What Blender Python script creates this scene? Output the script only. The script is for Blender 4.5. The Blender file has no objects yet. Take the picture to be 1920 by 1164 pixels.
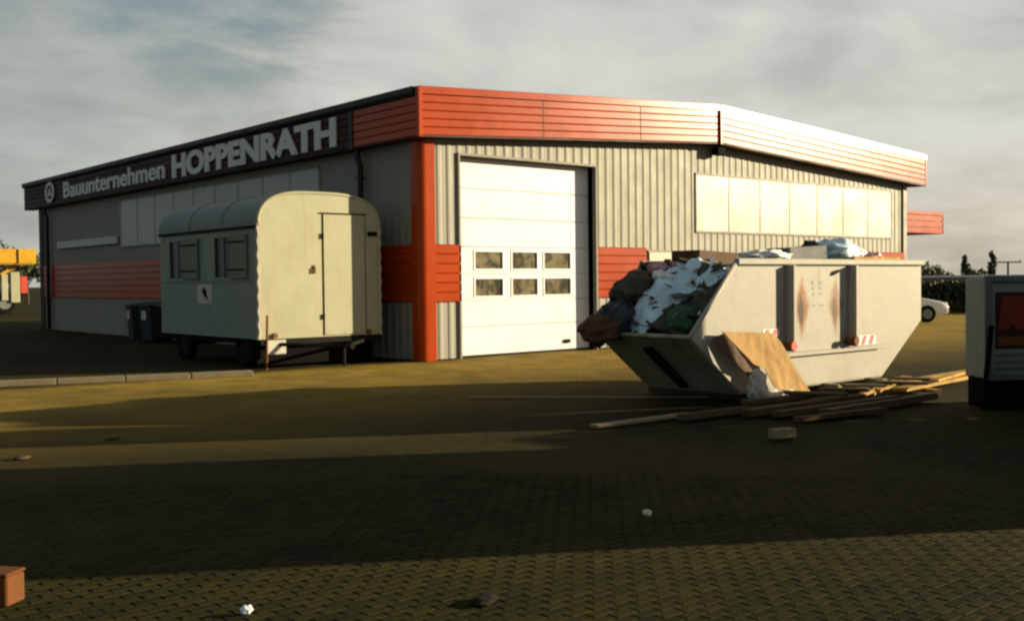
import bpy, bmesh, math, random
from mathutils import Vector, Matrix, noise
random.seed(7)
S = bpy.context.scene
COL = S.collection
R = math.radians

# ------------------------------------------------------------------ camera
YAW, PITCH, ROLL = 0.8599, 0.0276, -0.011
v = Vector((math.cos(YAW), math.sin(YAW), 0)); r = Vector((math.sin(YAW), -math.cos(YAW), 0)); u = Vector((0, 0, 1))
fw = v * math.cos(PITCH) - u * math.sin(PITCH); up = u * math.cos(PITCH) + v * math.sin(PITCH)
r2 = r * math.cos(ROLL) + up * math.sin(ROLL); up2 = up * math.cos(ROLL) - r * math.sin(ROLL)
cam_d = bpy.data.cameras.new('camera'); cam = bpy.data.objects.new('camera', cam_d); COL.objects.link(cam)
m = Matrix((( r2.x, up2.x, -fw.x), (r2.y, up2.y, -fw.y), (r2.z, up2.z, -fw.z))).to_4x4()
CAMP = Vector((-12.2227, -16.8703, 1.55))
cam.matrix_world = Matrix.Translation(CAMP) @ m
cam_d.sensor_width = 36; cam_d.lens = 1993.4 / 1920 * 36
cam_d.clip_start = 0.1; cam_d.clip_end = 3000
S.camera = cam

# ------------------------------------------------------------------ sun, sky, exposure
SUN_AZ, SUN_EL = R(-31.5), R(12.0)
to_sun = Vector((math.cos(SUN_AZ) * math.cos(SUN_EL), math.sin(SUN_AZ) * math.cos(SUN_EL), math.sin(SUN_EL)))
sd = bpy.data.lights.new('sun', 'SUN'); sd.energy = 5.0; sd.angle = R(0.55); sd.color = (1.0, 0.83, 0.54)
so = bpy.data.objects.new('sun', sd); COL.objects.link(so); so.rotation_euler = to_sun.to_track_quat('Z', 'Y').to_euler()
so.location = (20, -20, 30)
EXPOSURE = 1.15
S.view_settings.view_transform = 'Standard'; S.view_settings.look = 'None'
S.view_settings.exposure = EXPOSURE; S.view_settings.gamma = 1.0; S.view_settings.use_curve_mapping = False
W = bpy.data.worlds.new('World'); S.world = W; W.use_nodes = True

def build_world():
    nt = W.node_tree; N = nt.nodes; L = nt.links; N.clear()
    out = N.new('ShaderNodeOutputWorld'); bg = N.new('ShaderNodeBackground'); bg.inputs['Strength'].default_value = 0.1
    sky = N.new('ShaderNodeTexSky'); sky.sky_type = 'NISHITA'; sky.sun_disc = False
    sky.sun_elevation = SUN_EL; sky.sun_rotation = R(90) - SUN_AZ; sky.dust_density = 2.0; sky.air_density = 1.2
    tc = N.new('ShaderNodeTexCoord'); sx = N.new('ShaderNodeSeparateXYZ'); L.new(tc.outputs['Generated'], sx.inputs[0])
    def math_(op, a, b=None, c=None, clamp=False):
        n = N.new('ShaderNodeMath'); n.operation = op; n.use_clamp = clamp
        for i, q in enumerate((a, b, c)):
            if q is None: continue
            if isinstance(q, (int, float)): n.inputs[i].default_value = q
            else: L.new(q, n.inputs[i])
        return n.outputs[0]
    z = math_('MAXIMUM', sx.outputs['Z'], 0.0)
    zz = math_('ADD', z, 0.22)
    px = math_('DIVIDE', sx.outputs['X'], zz); py = math_('DIVIDE', sx.outputs['Y'], zz)
    cv = N.new('ShaderNodeCombineXYZ'); L.new(px, cv.inputs[0]); L.new(py, cv.inputs[1])
    mp = N.new('ShaderNodeMapping'); mp.inputs['Rotation'].default_value = (0, 0, R(38)); mp.inputs['Scale'].default_value = (0.8, 1.05, 1)
    mp.inputs['Location'].default_value = (12.35, 9.0, 0)
    L.new(cv.outputs[0], mp.inputs[0])
    def noise_(scale, det, rough, dist=0.0):
        n = N.new('ShaderNodeTexNoise'); n.inputs['Scale'].default_value = scale; n.inputs['Detail'].default_value = det
        n.inputs['Roughness'].default_value = rough; n.inputs['Distortion'].default_value = dist
        L.new(mp.outputs[0], n.inputs['Vector']); return n.outputs['Fac']
    big = noise_(0.9, 3, 0.5, 0.3); mid = noise_(2.3, 8, 0.56, 0.35)
    cover = N.new('ShaderNodeMapRange'); cover.interpolation_type = 'SMOOTHSTEP'
    cover.inputs['From Min'].default_value = 0.37; cover.inputs['From Max'].default_value = 0.48
    L.new(math_('ADD', math_('MULTIPLY', big, 0.6), math_('MULTIPLY', mid, 0.4)), cover.inputs['Value'])
    # cloud brightness: light grey with darker undersides, darker overhead than near the horizon
    shade = N.new('ShaderNodeMapRange'); shade.interpolation_type = 'SMOOTHSTEP'
    shade.inputs['From Min'].default_value = 0.36; shade.inputs['From Max'].default_value = 0.66
    shade.inputs['To Min'].default_value = 0.70; shade.inputs['To Max'].default_value = 1.08
    L.new(math_('ADD', math_('MULTIPLY', mid, 0.55), math_('MULTIPLY', big, 0.45)), shade.inputs['Value'])
    elev = N.new('ShaderNodeMapRange'); elev.interpolation_type = 'SMOOTHSTEP'
    elev.inputs['From Min'].default_value = 0.30; elev.inputs['From Max'].default_value = 0.90
    elev.inputs['To Min'].default_value = 1.0; elev.inputs['To Max'].default_value = 0.42
    L.new(z, elev.inputs['Value'])
    # broad drift of brightness towards the sun side
    dsun = N.new('ShaderNodeVectorMath'); dsun.operation = 'DOT_PRODUCT'; L.new(tc.outputs['Generated'], dsun.inputs[0])
    dsun.inputs[1].default_value = (math.cos(SUN_AZ), math.sin(SUN_AZ), 0)
    side = N.new('ShaderNodeMapRange'); side.inputs['From Min'].default_value = -0.42; side.inputs['From Max'].default_value = 0.02
    side.inputs['To Min'].default_value = 0.0; side.inputs['To Max'].default_value = 1.0
    L.new(dsun.outputs['Value'], side.inputs['Value'])
    cc = N.new('ShaderNodeMix'); cc.data_type = 'RGBA'
    cc.inputs['A'].default_value = (1.50, 1.78, 1.80, 1); cc.inputs['B'].default_value = (2.98, 2.98, 2.74, 1)
    L.new(side.outputs[0], cc.inputs['Factor'])
    # the haze low over the horizon is warmer towards the sun
    low = N.new('ShaderNodeMapRange'); low.interpolation_type = 'SMOOTHSTEP'; low.inputs['From Min'].default_value = 0.16; low.inputs['From Max'].default_value = 0.0
    L.new(z, low.inputs['Value'])
    cw = N.new('ShaderNodeMix'); cw.data_type = 'RGBA'; L.new(math_('MULTIPLY', math_('MULTIPLY', low.outputs[0], side.outputs[0]), 0.8), cw.inputs['Factor'])
    L.new(cc.outputs['Result'], cw.inputs['A']); cw.inputs['B'].default_value = (3.05, 2.72, 2.16, 1); cc = cw
    sc1 = N.new('ShaderNodeVectorMath'); sc1.operation = 'SCALE'; L.new(cc.outputs['Result'], sc1.inputs[0])
    L.new(math_('MULTIPLY', shade.outputs[0], elev.outputs[0]), sc1.inputs['Scale'])
    sk = N.new('ShaderNodeVectorMath'); sk.operation = 'SCALE'; L.new(sky.outputs[0], sk.inputs[0]); sk.inputs['Scale'].default_value = 0.55
    mx = N.new('ShaderNodeMix'); mx.data_type = 'RGBA'
    lowc = N.new('ShaderNodeMapRange'); lowc.interpolation_type = 'SMOOTHSTEP'; lowc.inputs['From Min'].default_value = 0.20; lowc.inputs['From Max'].default_value = 0.08
    L.new(z, lowc.inputs['Value'])
    L.new(math_('MULTIPLY', math_('MAXIMUM', cover.outputs[0], lowc.outputs[0]), 0.95), mx.inputs['Factor']); L.new(sk.outputs[0], mx.inputs['A']); L.new(sc1.outputs[0], mx.inputs['B'])
    L.new(mx.outputs['Result'], bg.inputs['Color']); L.new(bg.outputs[0], out.inputs[0])
build_world()
try:
    S.cycles.filter_width = 2.4
except Exception:
    pass

# ------------------------------------------------------------------ materials
MATS = {}
class NB:
    """small node helper"""
    def __init__(s, name):
        s.m = bpy.data.materials.new(name); s.m.use_nodes = True; s.nt = s.m.node_tree; s.N = s.nt.nodes; s.L = s.nt.links
        s.b = s.N['Principled BSDF']
    def node(s, t, **kw):
        n = s.N.new(t)
        for k, q in kw.items(): setattr(n, k, q)
        return n
    def put(s, sock, q):
        if isinstance(q, (int, float)): sock.default_value = q
        elif isinstance(q, (tuple, list)): sock.default_value = q
        else: s.L.new(q, sock)
    def math(s, op, a, b=None, c=None, clamp=False):
        n = s.node('ShaderNodeMath', operation=op, use_clamp=clamp)
        for i, q in enumerate((a, b, c)):
            if q is not None: s.put(n.inputs[i], q)
        return n.outputs[0]
    def pos(s): return s.node('ShaderNodeNewGeometry').outputs['Position']
    def noise(s, vec, scale, det=4, rough=0.55, dist=0):
        n = s.node('ShaderNodeTexNoise'); s.L.new(vec, n.inputs['Vector']); n.inputs['Scale'].default_value = scale
        n.inputs['Detail'].default_value = det; n.inputs['Roughness'].default_value = rough; n.inputs['Distortion'].default_value = dist
        return n.outputs['Fac']
    def scale(s, vec, sc):
        n = s.node('ShaderNodeMapping'); s.L.new(vec, n.inputs[0]); n.inputs['Scale'].default_value = sc; return n.outputs[0]
    def ramp(s, q, a, b, lo=0.0, hi=1.0):
        n = s.node('ShaderNodeMapRange', interpolation_type='SMOOTHSTEP'); s.put(n.inputs['Value'], q)
        for k, w in zip(('From Min', 'From Max', 'To Min', 'To Max'), (a, b, lo, hi)): n.inputs[k].default_value = w
        return n.outputs[0]
    def mix(s, f, a, b, mode='MIX'):
        n = s.node('ShaderNodeMix', data_type='RGBA', blend_type=mode); s.put(n.inputs['Factor'], f)
        s.put(n.inputs['A'], a if not (isinstance(a, tuple) and len(a) == 3) else (*a, 1)); s.put(n.inputs['B'], b if not (isinstance(b, tuple) and len(b) == 3) else (*b, 1))
        return n.outputs['Result']
    def bump(s, h, dist, strength=1.0):
        n = s.node('ShaderNodeBump'); s.put(n.inputs['Height'], h); n.inputs['Distance'].default_value = dist; n.inputs['Strength'].default_value = strength
        s.L.new(n.outputs[0], s.b.inputs['Normal'])

def mat(name, col, rough=0.6, var=0.12, vscale=3.0, dirt=0.0, dirt_col=(0.05, 0.04, 0.03), metallic=0.0, spec=0.22, bump=0.0, bscale=60, streak=False, rough_var=0.08, fine=0.0):
    if name in MATS: return MATS[name]
    k = NB(name); p = k.pos()
    n1 = k.noise(p, vscale, 5, 0.6)
    c = k.mix(k.ramp(n1, 0.3, 0.7), tuple(x * (1 - var) for x in col), tuple(min(1, x * (1 + var)) for x in col))
    if fine:
        n3 = k.noise(p, 90, 2, 0.6); c = k.mix(k.math('MULTIPLY', n3, fine), c, tuple(x * 0.5 for x in col))
    if dirt:
        pv = k.scale(p, (9, 9, 0.9)) if streak else k.scale(p, (1.7, 1.7, 1.7))
        n2 = k.noise(pv, 1.0, 6, 0.65)
        c = k.mix(k.math('MULTIPLY', k.ramp(n2, 0.48, 0.78), dirt), c, dirt_col)
    k.put(k.b.inputs['Base Color'], c)
    k.put(k.b.inputs['Roughness'], k.ramp(n1, 0.2, 0.8, max(0.02, rough - rough_var), min(1, rough + rough_var)))
    k.b.inputs['Metallic'].default_value = metallic; k.b.inputs['Specular IOR Level'].default_value = spec
    if bump: k.bump(k.noise(p, bscale, 4, 0.6), bump)
    MATS[name] = k.m; return k.m

PW, PH = 0.15, 0.075      # paver size with joint
def ground_material(name, pavers):
    k = NB(name); p = k.pos(); sx = k.node('ShaderNodeSeparateXYZ'); k.L.new(p, sx.inputs[0])
    X, Y = sx.outputs[0], sx.outputs[1]
    big = k.noise(p, 0.22, 4, 0.6, 0.6); mid = k.noise(p, 1.3, 5, 0.65); fine = k.noise(p, 38, 3, 0.7)
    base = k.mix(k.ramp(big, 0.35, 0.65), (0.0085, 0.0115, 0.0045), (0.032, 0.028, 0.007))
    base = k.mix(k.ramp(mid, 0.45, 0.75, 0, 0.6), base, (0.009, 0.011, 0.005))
    # sandy dust on the forecourt, cut off behind it to paint the shade darker
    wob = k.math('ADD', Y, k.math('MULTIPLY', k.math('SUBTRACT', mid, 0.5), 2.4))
    sand_and_shade = k.math('MULTIPLY', k.ramp(wob, -9.0, -0.8), k.ramp(k.math('SUBTRACT', Y, k.math('MULTIPLY', k.ramp(X, 14.0, 24.0), 60.0)), -0.2, 0.8, 1.0, 0.0))
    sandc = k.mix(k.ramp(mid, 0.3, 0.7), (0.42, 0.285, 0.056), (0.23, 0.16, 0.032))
    base = k.mix(k.math('MULTIPLY', sand_and_shade, k.ramp(big, 0.25, 0.6, 0.55, 0.95)), base, sandc)
    # pavers laid in running bond
    row = k.math('FLOOR', k.math('DIVIDE', Y, PH)); odd = k.math('FLOORED_MODULO', row, 2.0)
    xs = k.math('DIVIDE', k.math('ADD', X, k.math('MULTIPLY', odd, PW / 2)), PW); colm = k.math('FLOOR', xs)
    cv = k.node('ShaderNodeCombineXYZ'); k.L.new(row, cv.inputs[0]); k.L.new(colm, cv.inputs[1])
    wn = k.node('ShaderNodeTexWhiteNoise', noise_dimensions='2D'); k.L.new(cv.outputs[0], wn.inputs['Vector'])
    base = k.mix(k.ramp(wn.outputs['Value'], 0.0, 1.0, 0.0, 0.55), base, k.mix(0.25, base, (0.11, 0.085, 0.022)))
    base = k.mix(k.ramp(fine, 0.4, 0.8, 0, 0.5), base, (0.012, 0.011, 0.007))
    h = k.math('ADD', k.math('MULTIPLY', mid, 0.5), k.math('MULTIPLY', fine, 0.35))
    if not pavers:
        fx = k.math('FRACT', xs); fy = k.math('FRACT', k.math('DIVIDE', Y, PH))
        jx = k.math('LESS_THAN', k.math('ABSOLUTE', k.math('SUBTRACT', fx, 0.5)), 0.475)
        jy = k.math('LESS_THAN', k.math('ABSOLUTE', k.math('SUBTRACT', fy, 0.5)), 0.45)
        j = k.math('MULTIPLY', jx, jy)
        base = k.mix(k.math('MULTIPLY', k.math('SUBTRACT', 1.0, j), 0.5), base, (0.012, 0.010, 0.006))
        h = k.math('ADD', h, k.math('MULTIPLY', j, 0.25))
    k.put(k.b.inputs['Base Color'], base); k.b.inputs['Roughness'].default_value = 0.95; k.b.inputs['Specular IOR Level'].default_value = 0.06
    k.bump(h, 0.012, 1.0)
    return k.m

M = MATS
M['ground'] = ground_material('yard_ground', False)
M['paver'] = ground_material('yard_paver', True)
mat('silver', (0.205, 0.202, 0.175), 0.62, 0.06, 2.0, dirt=0.25, dirt_col=(0.20, 0.18, 0.13), streak=True, spec=0.12, metallic=0.25)
mat('red', (0.29, 0.033, 0.001), 0.24, 0.10, 1.5, dirt=0.18, dirt_col=(0.20, 0.04, 0.01), streak=True, spec=0.19, rough_var=0.01)
mat('dark_red', (0.030, 0.008, 0.006), 0.6, 0.12, 1.5)
mat('anthracite', (0.018, 0.020, 0.018), 0.5, 0.1, 2)
mat('roof', (0.16, 0.16, 0.15), 0.6, 0.1, 1)
mat('door_white', (0.58, 0.60, 0.64), 0.38, 0.03, 1.5, dirt=0.10, dirt_col=(0.5, 0.45, 0.35), streak=True)
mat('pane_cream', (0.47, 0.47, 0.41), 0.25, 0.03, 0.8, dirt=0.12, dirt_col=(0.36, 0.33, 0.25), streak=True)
mat('pane_shaded', (0.31, 0.32, 0.29), 0.3, 0.05, 0.8, dirt=0.2, dirt_col=(0.22, 0.22, 0.19), streak=True)  # copy of the cream pane painted darker for the shaded long wall
mat('frame_alu', (0.30, 0.28, 0.23), 0.4, 0.05)
mat('jamb', (0.17, 0.155, 0.125), 0.55, 0.06)
mat('black', (0.005, 0.005, 0.005), 0.8, 0.1, spec=0.04)
mat('rubber', (0.008, 0.008, 0.008), 0.9, 0.15, spec=0.05)
mat('letter_white', (0.52, 0.53, 0.50), 0.5, 0.03)
mat('cream', (0.31, 0.305, 0.205), 0.5, 0.05, 1.6, dirt=0.35, dirt_col=(0.27, 0.20, 0.10), streak=True, bump=0.004, bscale=5)
mat('trailer_green', (0.165, 0.212, 0.172), 0.5, 0.10, 1.3, dirt=0.35, dirt_col=(0.07, 0.08, 0.06), streak=True, bump=0.002, bscale=6)
mat('trailer_roof', (0.125, 0.160, 0.158), 0.5, 0.15, 1.6, dirt=0.4, dirt_col=(0.06, 0.08, 0.08))
mat('shutter', (0.12, 0.15, 0.10), 0.6, 0.08, 2)
mat('corner_trim', (0.36, 0.33, 0.26), 0.5, 0.12, 5, dirt=0.5, dirt_col=(0.18, 0.09, 0.04))
mat('chassis', (0.014, 0.012, 0.010), 0.8, 0.3, 4, spec=0.06)
mat('paper', (0.42, 0.40, 0.34), 0.7, 0.08, 8)
mat('rust', (0.16, 0.055, 0.015), 0.8, 0.3, 14)
mat('rubbish', (0.050, 0.045, 0.038), 0.85, 0.5, 9, dirt=0.6, dirt_col=(0.16, 0.12, 0.09), bump=0.01, bscale=14)
mat('plastic_blue', (0.46, 0.62, 0.72), 0.35, 0.15, 4)
mat('plastic_white', (0.66, 0.68, 0.70), 0.4, 0.08, 5)
mat('plastic_green', (0.012, 0.055, 0.022), 0.35, 0.2, 6)
mat('plastic_dark', (0.018, 0.024, 0.030), 0.4, 0.3, 6)
mat('plastic_pink', (0.50, 0.26, 0.28), 0.45, 0.2, 5)
mat('cardboard', (0.34, 0.205, 0.075), 0.85, 0.08, 2.5, dirt=0.2, dirt_col=(0.25, 0.13, 0.045), fine=0.15)
mat('brown_box', (0.075, 0.040, 0.018), 0.8, 0.15, 3)
mat('crate_grey', (0.060, 0.062, 0.065), 0.6, 0.12, 4)
mat('yellow_wood', (0.40, 0.24, 0.055), 0.8, 0.35, 3, dirt=0.5, dirt_col=(0.10, 0.06, 0.02), fine=0.3)
mat('old_wood', (0.070, 0.046, 0.024), 0.85, 0.3, 5, fine=0.3)
mat('concrete', (0.20, 0.165, 0.10), 0.9, 0.12, 5, fine=0.3, bump=0.004, bscale=40)
mat('warn_red', (0.42, 0.05, 0.03), 0.5, 0.15, 6)
mat('orange', (0.11, 0.036, 0.006), 0.7, 0.1, 6)
mat('board_grey', (0.20, 0.22, 0.21), 0.6, 0.08, 3)
mat('sign_red', (0.20, 0.022, 0.010), 0.6, 0.1, 4)
mat('car_white', (0.78, 0.77, 0.72), 0.25, 0.02)
mat('yellow_paint', (0.46, 0.25, 0.015), 0.45, 0.1, 3)
mat('bark', (0.055, 0.042, 0.03), 0.9, 0.3, 6)
mat('galv', (0.12, 0.13, 0.13), 0.5, 0.1)
mat('container_blue', (0.05, 0.09, 0.14), 0.5, 0.1, 2)

def leaf_mat(name, a, b):
    k = NB(name); n = k.noise(k.pos(), 1.4, 3, 0.6)
    k.put(k.b.inputs['Base Color'], k.mix(k.ramp(n, 0.3, 0.7), a, b)); k.b.inputs['Roughness'].default_value = 0.7
    M[name] = k.m
leaf_mat('leaf', (0.030, 0.042, 0.016), (0.070, 0.080, 0.028))
leaf_mat('leaf_dark', (0.014, 0.024, 0.012), (0.036, 0.046, 0.020))

def glass_mat():
    k = NB('door_glass'); p = k.pos()
    n = k.math('ADD', k.math('MULTIPLY', k.noise(p, 2.6, 2, 0.5, 1.2), 0.7), k.math('MULTIPLY', k.noise(p, 9, 3, 0.6), 0.3))
    k.put(k.b.inputs['Base Color'], k.mix(k.ramp(n, 0.36, 0.64), (0.016, 0.012, 0.004), (0.155, 0.135, 0.075))); k.b.inputs['Roughness'].default_value = 0.16
    k.b.inputs['Specular IOR Level'].default_value = 0.7
    k.bump(k.noise(k.pos(), 3.0, 2, 0.5), 0.01, 0.5); M['glass'] = k.m
    k = NB('dark_glass'); k.b.inputs['Base Color'].default_value = (0.008, 0.010, 0.009, 1); k.b.inputs['Roughness'].default_value = 0.12; k.b.inputs['Specular IOR Level'].default_value = 0.15; M['dark_glass'] = k.m
glass_mat()

def skip_mat():
    """cream skip paint with scuffs, runs and two lozenge-shaped rust patches where the chains rub"""
    k = NB('skip_paint'); p = k.pos(); sx = k.node('ShaderNodeSeparateXYZ'); k.L.new(p, sx.inputs[0])
    X, Y, Z = sx.outputs
    n1 = k.noise(p, 2.2, 6, 0.65); n2 = k.noise(k.scale(p, (6, 6, 1.2)), 1.0, 6, 0.7); n3 = k.noise(p, 24, 3, 0.6)
    c = k.mix(k.ramp(n1, 0.3, 0.7), (0.30, 0.285, 0.245), (0.35, 0.335, 0.29))
    c = k.mix(k.ramp(n2, 0.54, 0.80, 0, 0.8), c, (0.19, 0.14, 0.08))
    near = k.math('LESS_THAN', Y, -8.6)
    def loz(cx, cz, wx, wz, amt):
        a = k.math('DIVIDE', k.math('ABSOLUTE', k.math('SUBTRACT', X, cx)), wx); b = k.math('DIVIDE', k.math('ABSOLUTE', k.math('SUBTRACT', Z, cz)), wz)
        d = k.math('ADD', k.math('ADD', a, b), k.math('MULTIPLY', k.math('SUBTRACT', n3, 0.5), 0.9))
        return k.math('MULTIPLY', k.math('MULTIPLY', k.ramp(d, 0.55, 1.1, 1.0, 0.0), near), amt)
    for cx, amt in ((-0.19, 1.0), (0.60, 0.75)):
        c = k.mix(loz(cx, 1.17, 0.20, 0.46, amt), c, (0.20, 0.075, 0.012))
        c = k.mix(loz(cx - 0.02, 1.12, 0.09, 0.28, amt), c, (0.035, 0.016, 0.007))
    k.put(k.b.inputs['Base Color'], c); k.put(k.b.inputs['Roughness'], k.ramp(n1, 0.3, 0.7, 0.45, 0.62)); k.b.inputs['Specular IOR Level'].default_value = 0.12
    k.bump(k.math('ADD', k.math('MULTIPLY', k.noise(p, 2.2, 2, 0.5), 3.0), k.noise(p, 7, 3, 0.5)), 0.0028, 0.8); M['skip'] = k.m
    mat('skip_end', (0.26, 0.27, 0.175), 0.7, 0.2, 3, dirt=0.6, dirt_col=(0.07, 0.05, 0.03))
skip_mat()

# ------------------------------------------------------------------ mesh helpers
class MB:
    def __init__(s): s.v = []; s.f = []
    def add(s, vs, fs):
        o = len(s.v); s.v += [tuple(q) for q in vs]; s.f += [tuple(i + o for i in f) for f in fs]; return s
    def box(s, a, b):
        x0, y0, z0 = (min(a[i], b[i]) for i in range(3)); x1, y1, z1 = (max(a[i], b[i]) for i in range(3))
        return s.add([(x0, y0, z0), (x1, y0, z0), (x1, y1, z0), (x0, y1, z0), (x0, y0, z1), (x1, y0, z1), (x1, y1, z1), (x0, y1, z1)],
                     [(0, 3, 2, 1), (4, 5, 6, 7), (0, 1, 5, 4), (1, 2, 6, 5), (2, 3, 7, 6), (3, 0, 4, 7)])
    def prism(s, poly, d):
        """closed polygon (3-D points) extruded by vector d"""
        n = len(poly); P = [Vector(q) for q in poly]; d = Vector(d)
        return s.add(P + [q + d for q in P], [tuple(range(n))[::-1], tuple(range(n, 2 * n))] + [(i, (i + 1) % n, n + (i + 1) % n, n + i) for i in range(n)])
    def sweep(s, p0, p1, out, prof):
        """profile of (out, z) swept from p0 to p1"""
        p0, p1, out = Vector(p0), Vector(p1), Vector(out)
        poly = [p0 + out * o + u * z for o, z in prof]
        return s.prism(poly, p1 - p0)
    def tube(s, pts, rad, n=10, caps=True):
        pts = [Vector(q) for q in pts]; rads = rad if isinstance(rad, (list, tuple)) else [rad] * len(pts)
        base = len(s.v); prev = None
        for i, q in enumerate(pts):
            t = (pts[min(i + 1, len(pts) - 1)] - pts[max(i - 1, 0)]).normalized()
            a = prev if prev else (Vector((0, 0, 1)) if abs(t.z) < .9 else Vector((1, 0, 0)))
            x = (a - t * a.dot(t)).normalized(); prev = x; y = t.cross(x)
            for j in range(n):
                ang = 2 * math.pi * j / n; s.v.append(tuple(q + (x * math.cos(ang) + y * math.sin(ang)) * rads[i]))
        for i in range(len(pts) - 1):
            for j in range(n):
                a = base + i * n + j; b = base + i * n + (j + 1) % n; s.f.append((a, b, b + n, a + n))
        if caps:
            s.f.append(tuple(base + j for j in range(n))[::-1]); s.f.append(tuple(base + (len(pts) - 1) * n + j for j in range(n)))
        return s
    def build(s, name, material, parent=None, bevel=0.0, smooth=False, seg=1):
        me = bpy.data.meshes.new(name); me.from_pydata(s.v, [], s.f)
        bm = bmesh.new(); bm.from_mesh(me); bmesh.ops.recalc_face_normals(bm, faces=bm.faces)
        if bevel:
            es = [e for e in bm.edges if len(e.link_faces) == 2 and e.calc_face_angle(0) > 0.5]
            bmesh.ops.bevel(bm, geom=es, offset=bevel, segments=seg, affect='EDGES', profile=0.5, clamp_overlap=True)
        bm.to_mesh(me); bm.free()
        if smooth:
            for q in me.polygons: q.use_smooth = True
        me.materials.append(M[material] if isinstance(material, str) else material)
        o = bpy.data.objects.new(name, me); COL.objects.link(o)
        if parent: adopt(o, parent)
        return o
def adopt(o, parent):
    o.parent = parent
    q = parent; loc = Vector((0, 0, 0)); rz = 0
    o.matrix_parent_inverse = world_of(parent).inverted()
WORLD = {}
def world_of(o):
    return WORLD.get(o.name, Matrix.Identity(4))
def thing(name, loc, label, cat, group=None, rz=0.0):
    o = bpy.data.objects.new(name, None); COL.objects.link(o); o.location = loc; o.rotation_euler = (0, 0, rz)
    o.empty_display_size = 0.2
    WORLD[o.name] = Matrix.Translation(Vector(loc)) @ Matrix.Rotation(rz, 4, 'Z')
    tag(o, label, cat, group); return o
def tag(o, label, cat, group=None):
    o['label'] = label; o['category'] = cat; o['kind'] = 'thing'
    if group: o['group'] = group
    return o
def struct(o): o['kind'] = 'structure'; return o
def part_of(name, parent, loc=None):
    o = bpy.data.objects.new(name, None); COL.objects.link(o); o.parent = parent; o.empty_display_size = 0.1
    o.matrix_parent_inverse = world_of(parent).inverted(); return o
def xf(mb, mtx):
    mb.v = [tuple(mtx @ Vector(q)) for q in mb.v]; return mb
def disc(c, axis, rad, th, n=20, out=None):
    mb = out or MB(); c = Vector(c); ax = Vector(axis).normalized()
    return mb.tube([c - ax * th / 2, c + ax * th / 2], rad, n)

# ------------------------------------------------------------------ ground
def build_ground():
    # one sheet to the horizon, finer near the yard so that it can undulate a little
    xs = [-1500, -300, -80, -40] + [-30 + i * 0.75 for i in range(81)] + [40, 80, 300, 1500]
    ys = [-1500, -300, -80, -40] + [-30 + i * 0.75 for i in range(81)] + [40, 80, 300, 1500]
    vs = []
    for y in ys:
        for x in xs:
            z = 0.0
            if -26 < x < 26 and -26 < y < 26:
                z = 0.020 * (noise.noise(Vector((x * .33, y * .33, 1.7)))) - 0.012
                if (Vector((x, y)) - Vector((CAMP.x, CAMP.y))).length < 11.5: z = -0.008
                z = min(z, -0.002)
            vs.append((x, y, z))
    n = len(xs)
    fs = [(j * n + i, j * n + i + 1, (j + 1) * n + i + 1, (j + 1) * n + i) for j in range(len(ys) - 1) for i in range(n - 1)]
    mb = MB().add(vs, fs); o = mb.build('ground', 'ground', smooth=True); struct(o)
build_ground()

def build_paving():
    P = Vector((CAMP.x, CAMP.y)); cells = []
    half = math.atan(960 / 1993.4) + 0.16
    for row in range(int(-19 / PH), int(-5 / PH)):
        off = PW / 2 * (row % 2)
        for c in range(int(-16 / PW), int(0 / PW)):
            x = (c + .5) * PW - off; y = (row + .5) * PH
            d = Vector((x, y)) - P; dist = d.length
            if dist < 3.6 or dist > 8.6: continue
            ang = math.atan2(d.y, d.x) - YAW
            if abs(ang) > half: continue
            vis = dist > 4.75 and abs(ang) < math.atan(960 / 1993.4) * .98
            cells.append((not vis, dist, x, y))
    cells.sort()
    ax, ay = PW / 2 - .004, PH / 2 - .004
    base = MB().box((-ax, -ay, -0.03), (ax, ay, 0.0))
    pav = bpy.data.objects.new('paving', None); COL.objects.link(pav); struct(pav)
    me = None; rest = MB()
    rnd = random.Random(3)
    for i, (nv, dist, x, y) in enumerate(cells):
        z = rnd.gauss(-0.004, 0.0006) + .003 * noise.noise(Vector((x * 1.1, y * 1.1, 3))); rx = rnd.gauss(0, .0025); ry = rnd.gauss(0, .002); rz = rnd.gauss(0, .012)
        if i < 300:
            if me is None:
                o = base.build('paver', 'paver', pav, bevel=0.004); me = o.data
            else:
                o = bpy.data.objects.new('paver', me); COL.objects.link(o); o.parent = pav
            o.location = (x, y, z); o.rotation_euler = (rx, ry, rz)
        else:
            mt = Matrix.Translation((x, y, z)) @ Matrix.Rotation(rx, 4, 'X') @ Matrix.Rotation(ry, 4, 'Y') @ Matrix.Rotation(rz, 4, 'Z')
            e = 0.006
            q = [(-ax, -ay, -.02), (ax, -ay, -.02), (ax, ay, -.02), (-ax, ay, -.02),
                 (-ax, -ay, -.005), (ax, -ay, -.005), (ax, ay, -.005), (-ax, ay, -.005),
                 (-ax + e, -ay + e, 0), (ax - e, -ay + e, 0), (ax - e, ay - e, 0), (-ax + e, ay - e, 0)]
            rest.add([mt @ Vector(w) for w in q], [(0, 1, 5, 4), (1, 2, 6, 5), (2, 3, 7, 6), (3, 0, 4, 7), (4, 5, 9, 8), (5, 6, 10, 9), (6, 7, 11, 10), (7, 4, 8, 11), (8, 9, 10, 11)])
    o = rest.build('paver_field', 'paver', pav); o['kind'] = 'stuff'
build_paving()

# ------------------------------------------------------------------ hall
HW, HL = 18.196, 23.294
EB, ET, RB, RT, RX = 4.312, 5.271, 4.855, 5.805, 8.77
OL, OF, OR, OB = 0.303, 0.389, 0.591, 0.876
def gz(x, lo=True):
    b, t = (EB, RB) if lo else (ET, RT)
    return b + (t - b) * ((x + OL) / (RX + OL) if x < RX else (HW + OR - x) / (HW + OR - RX))

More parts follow.
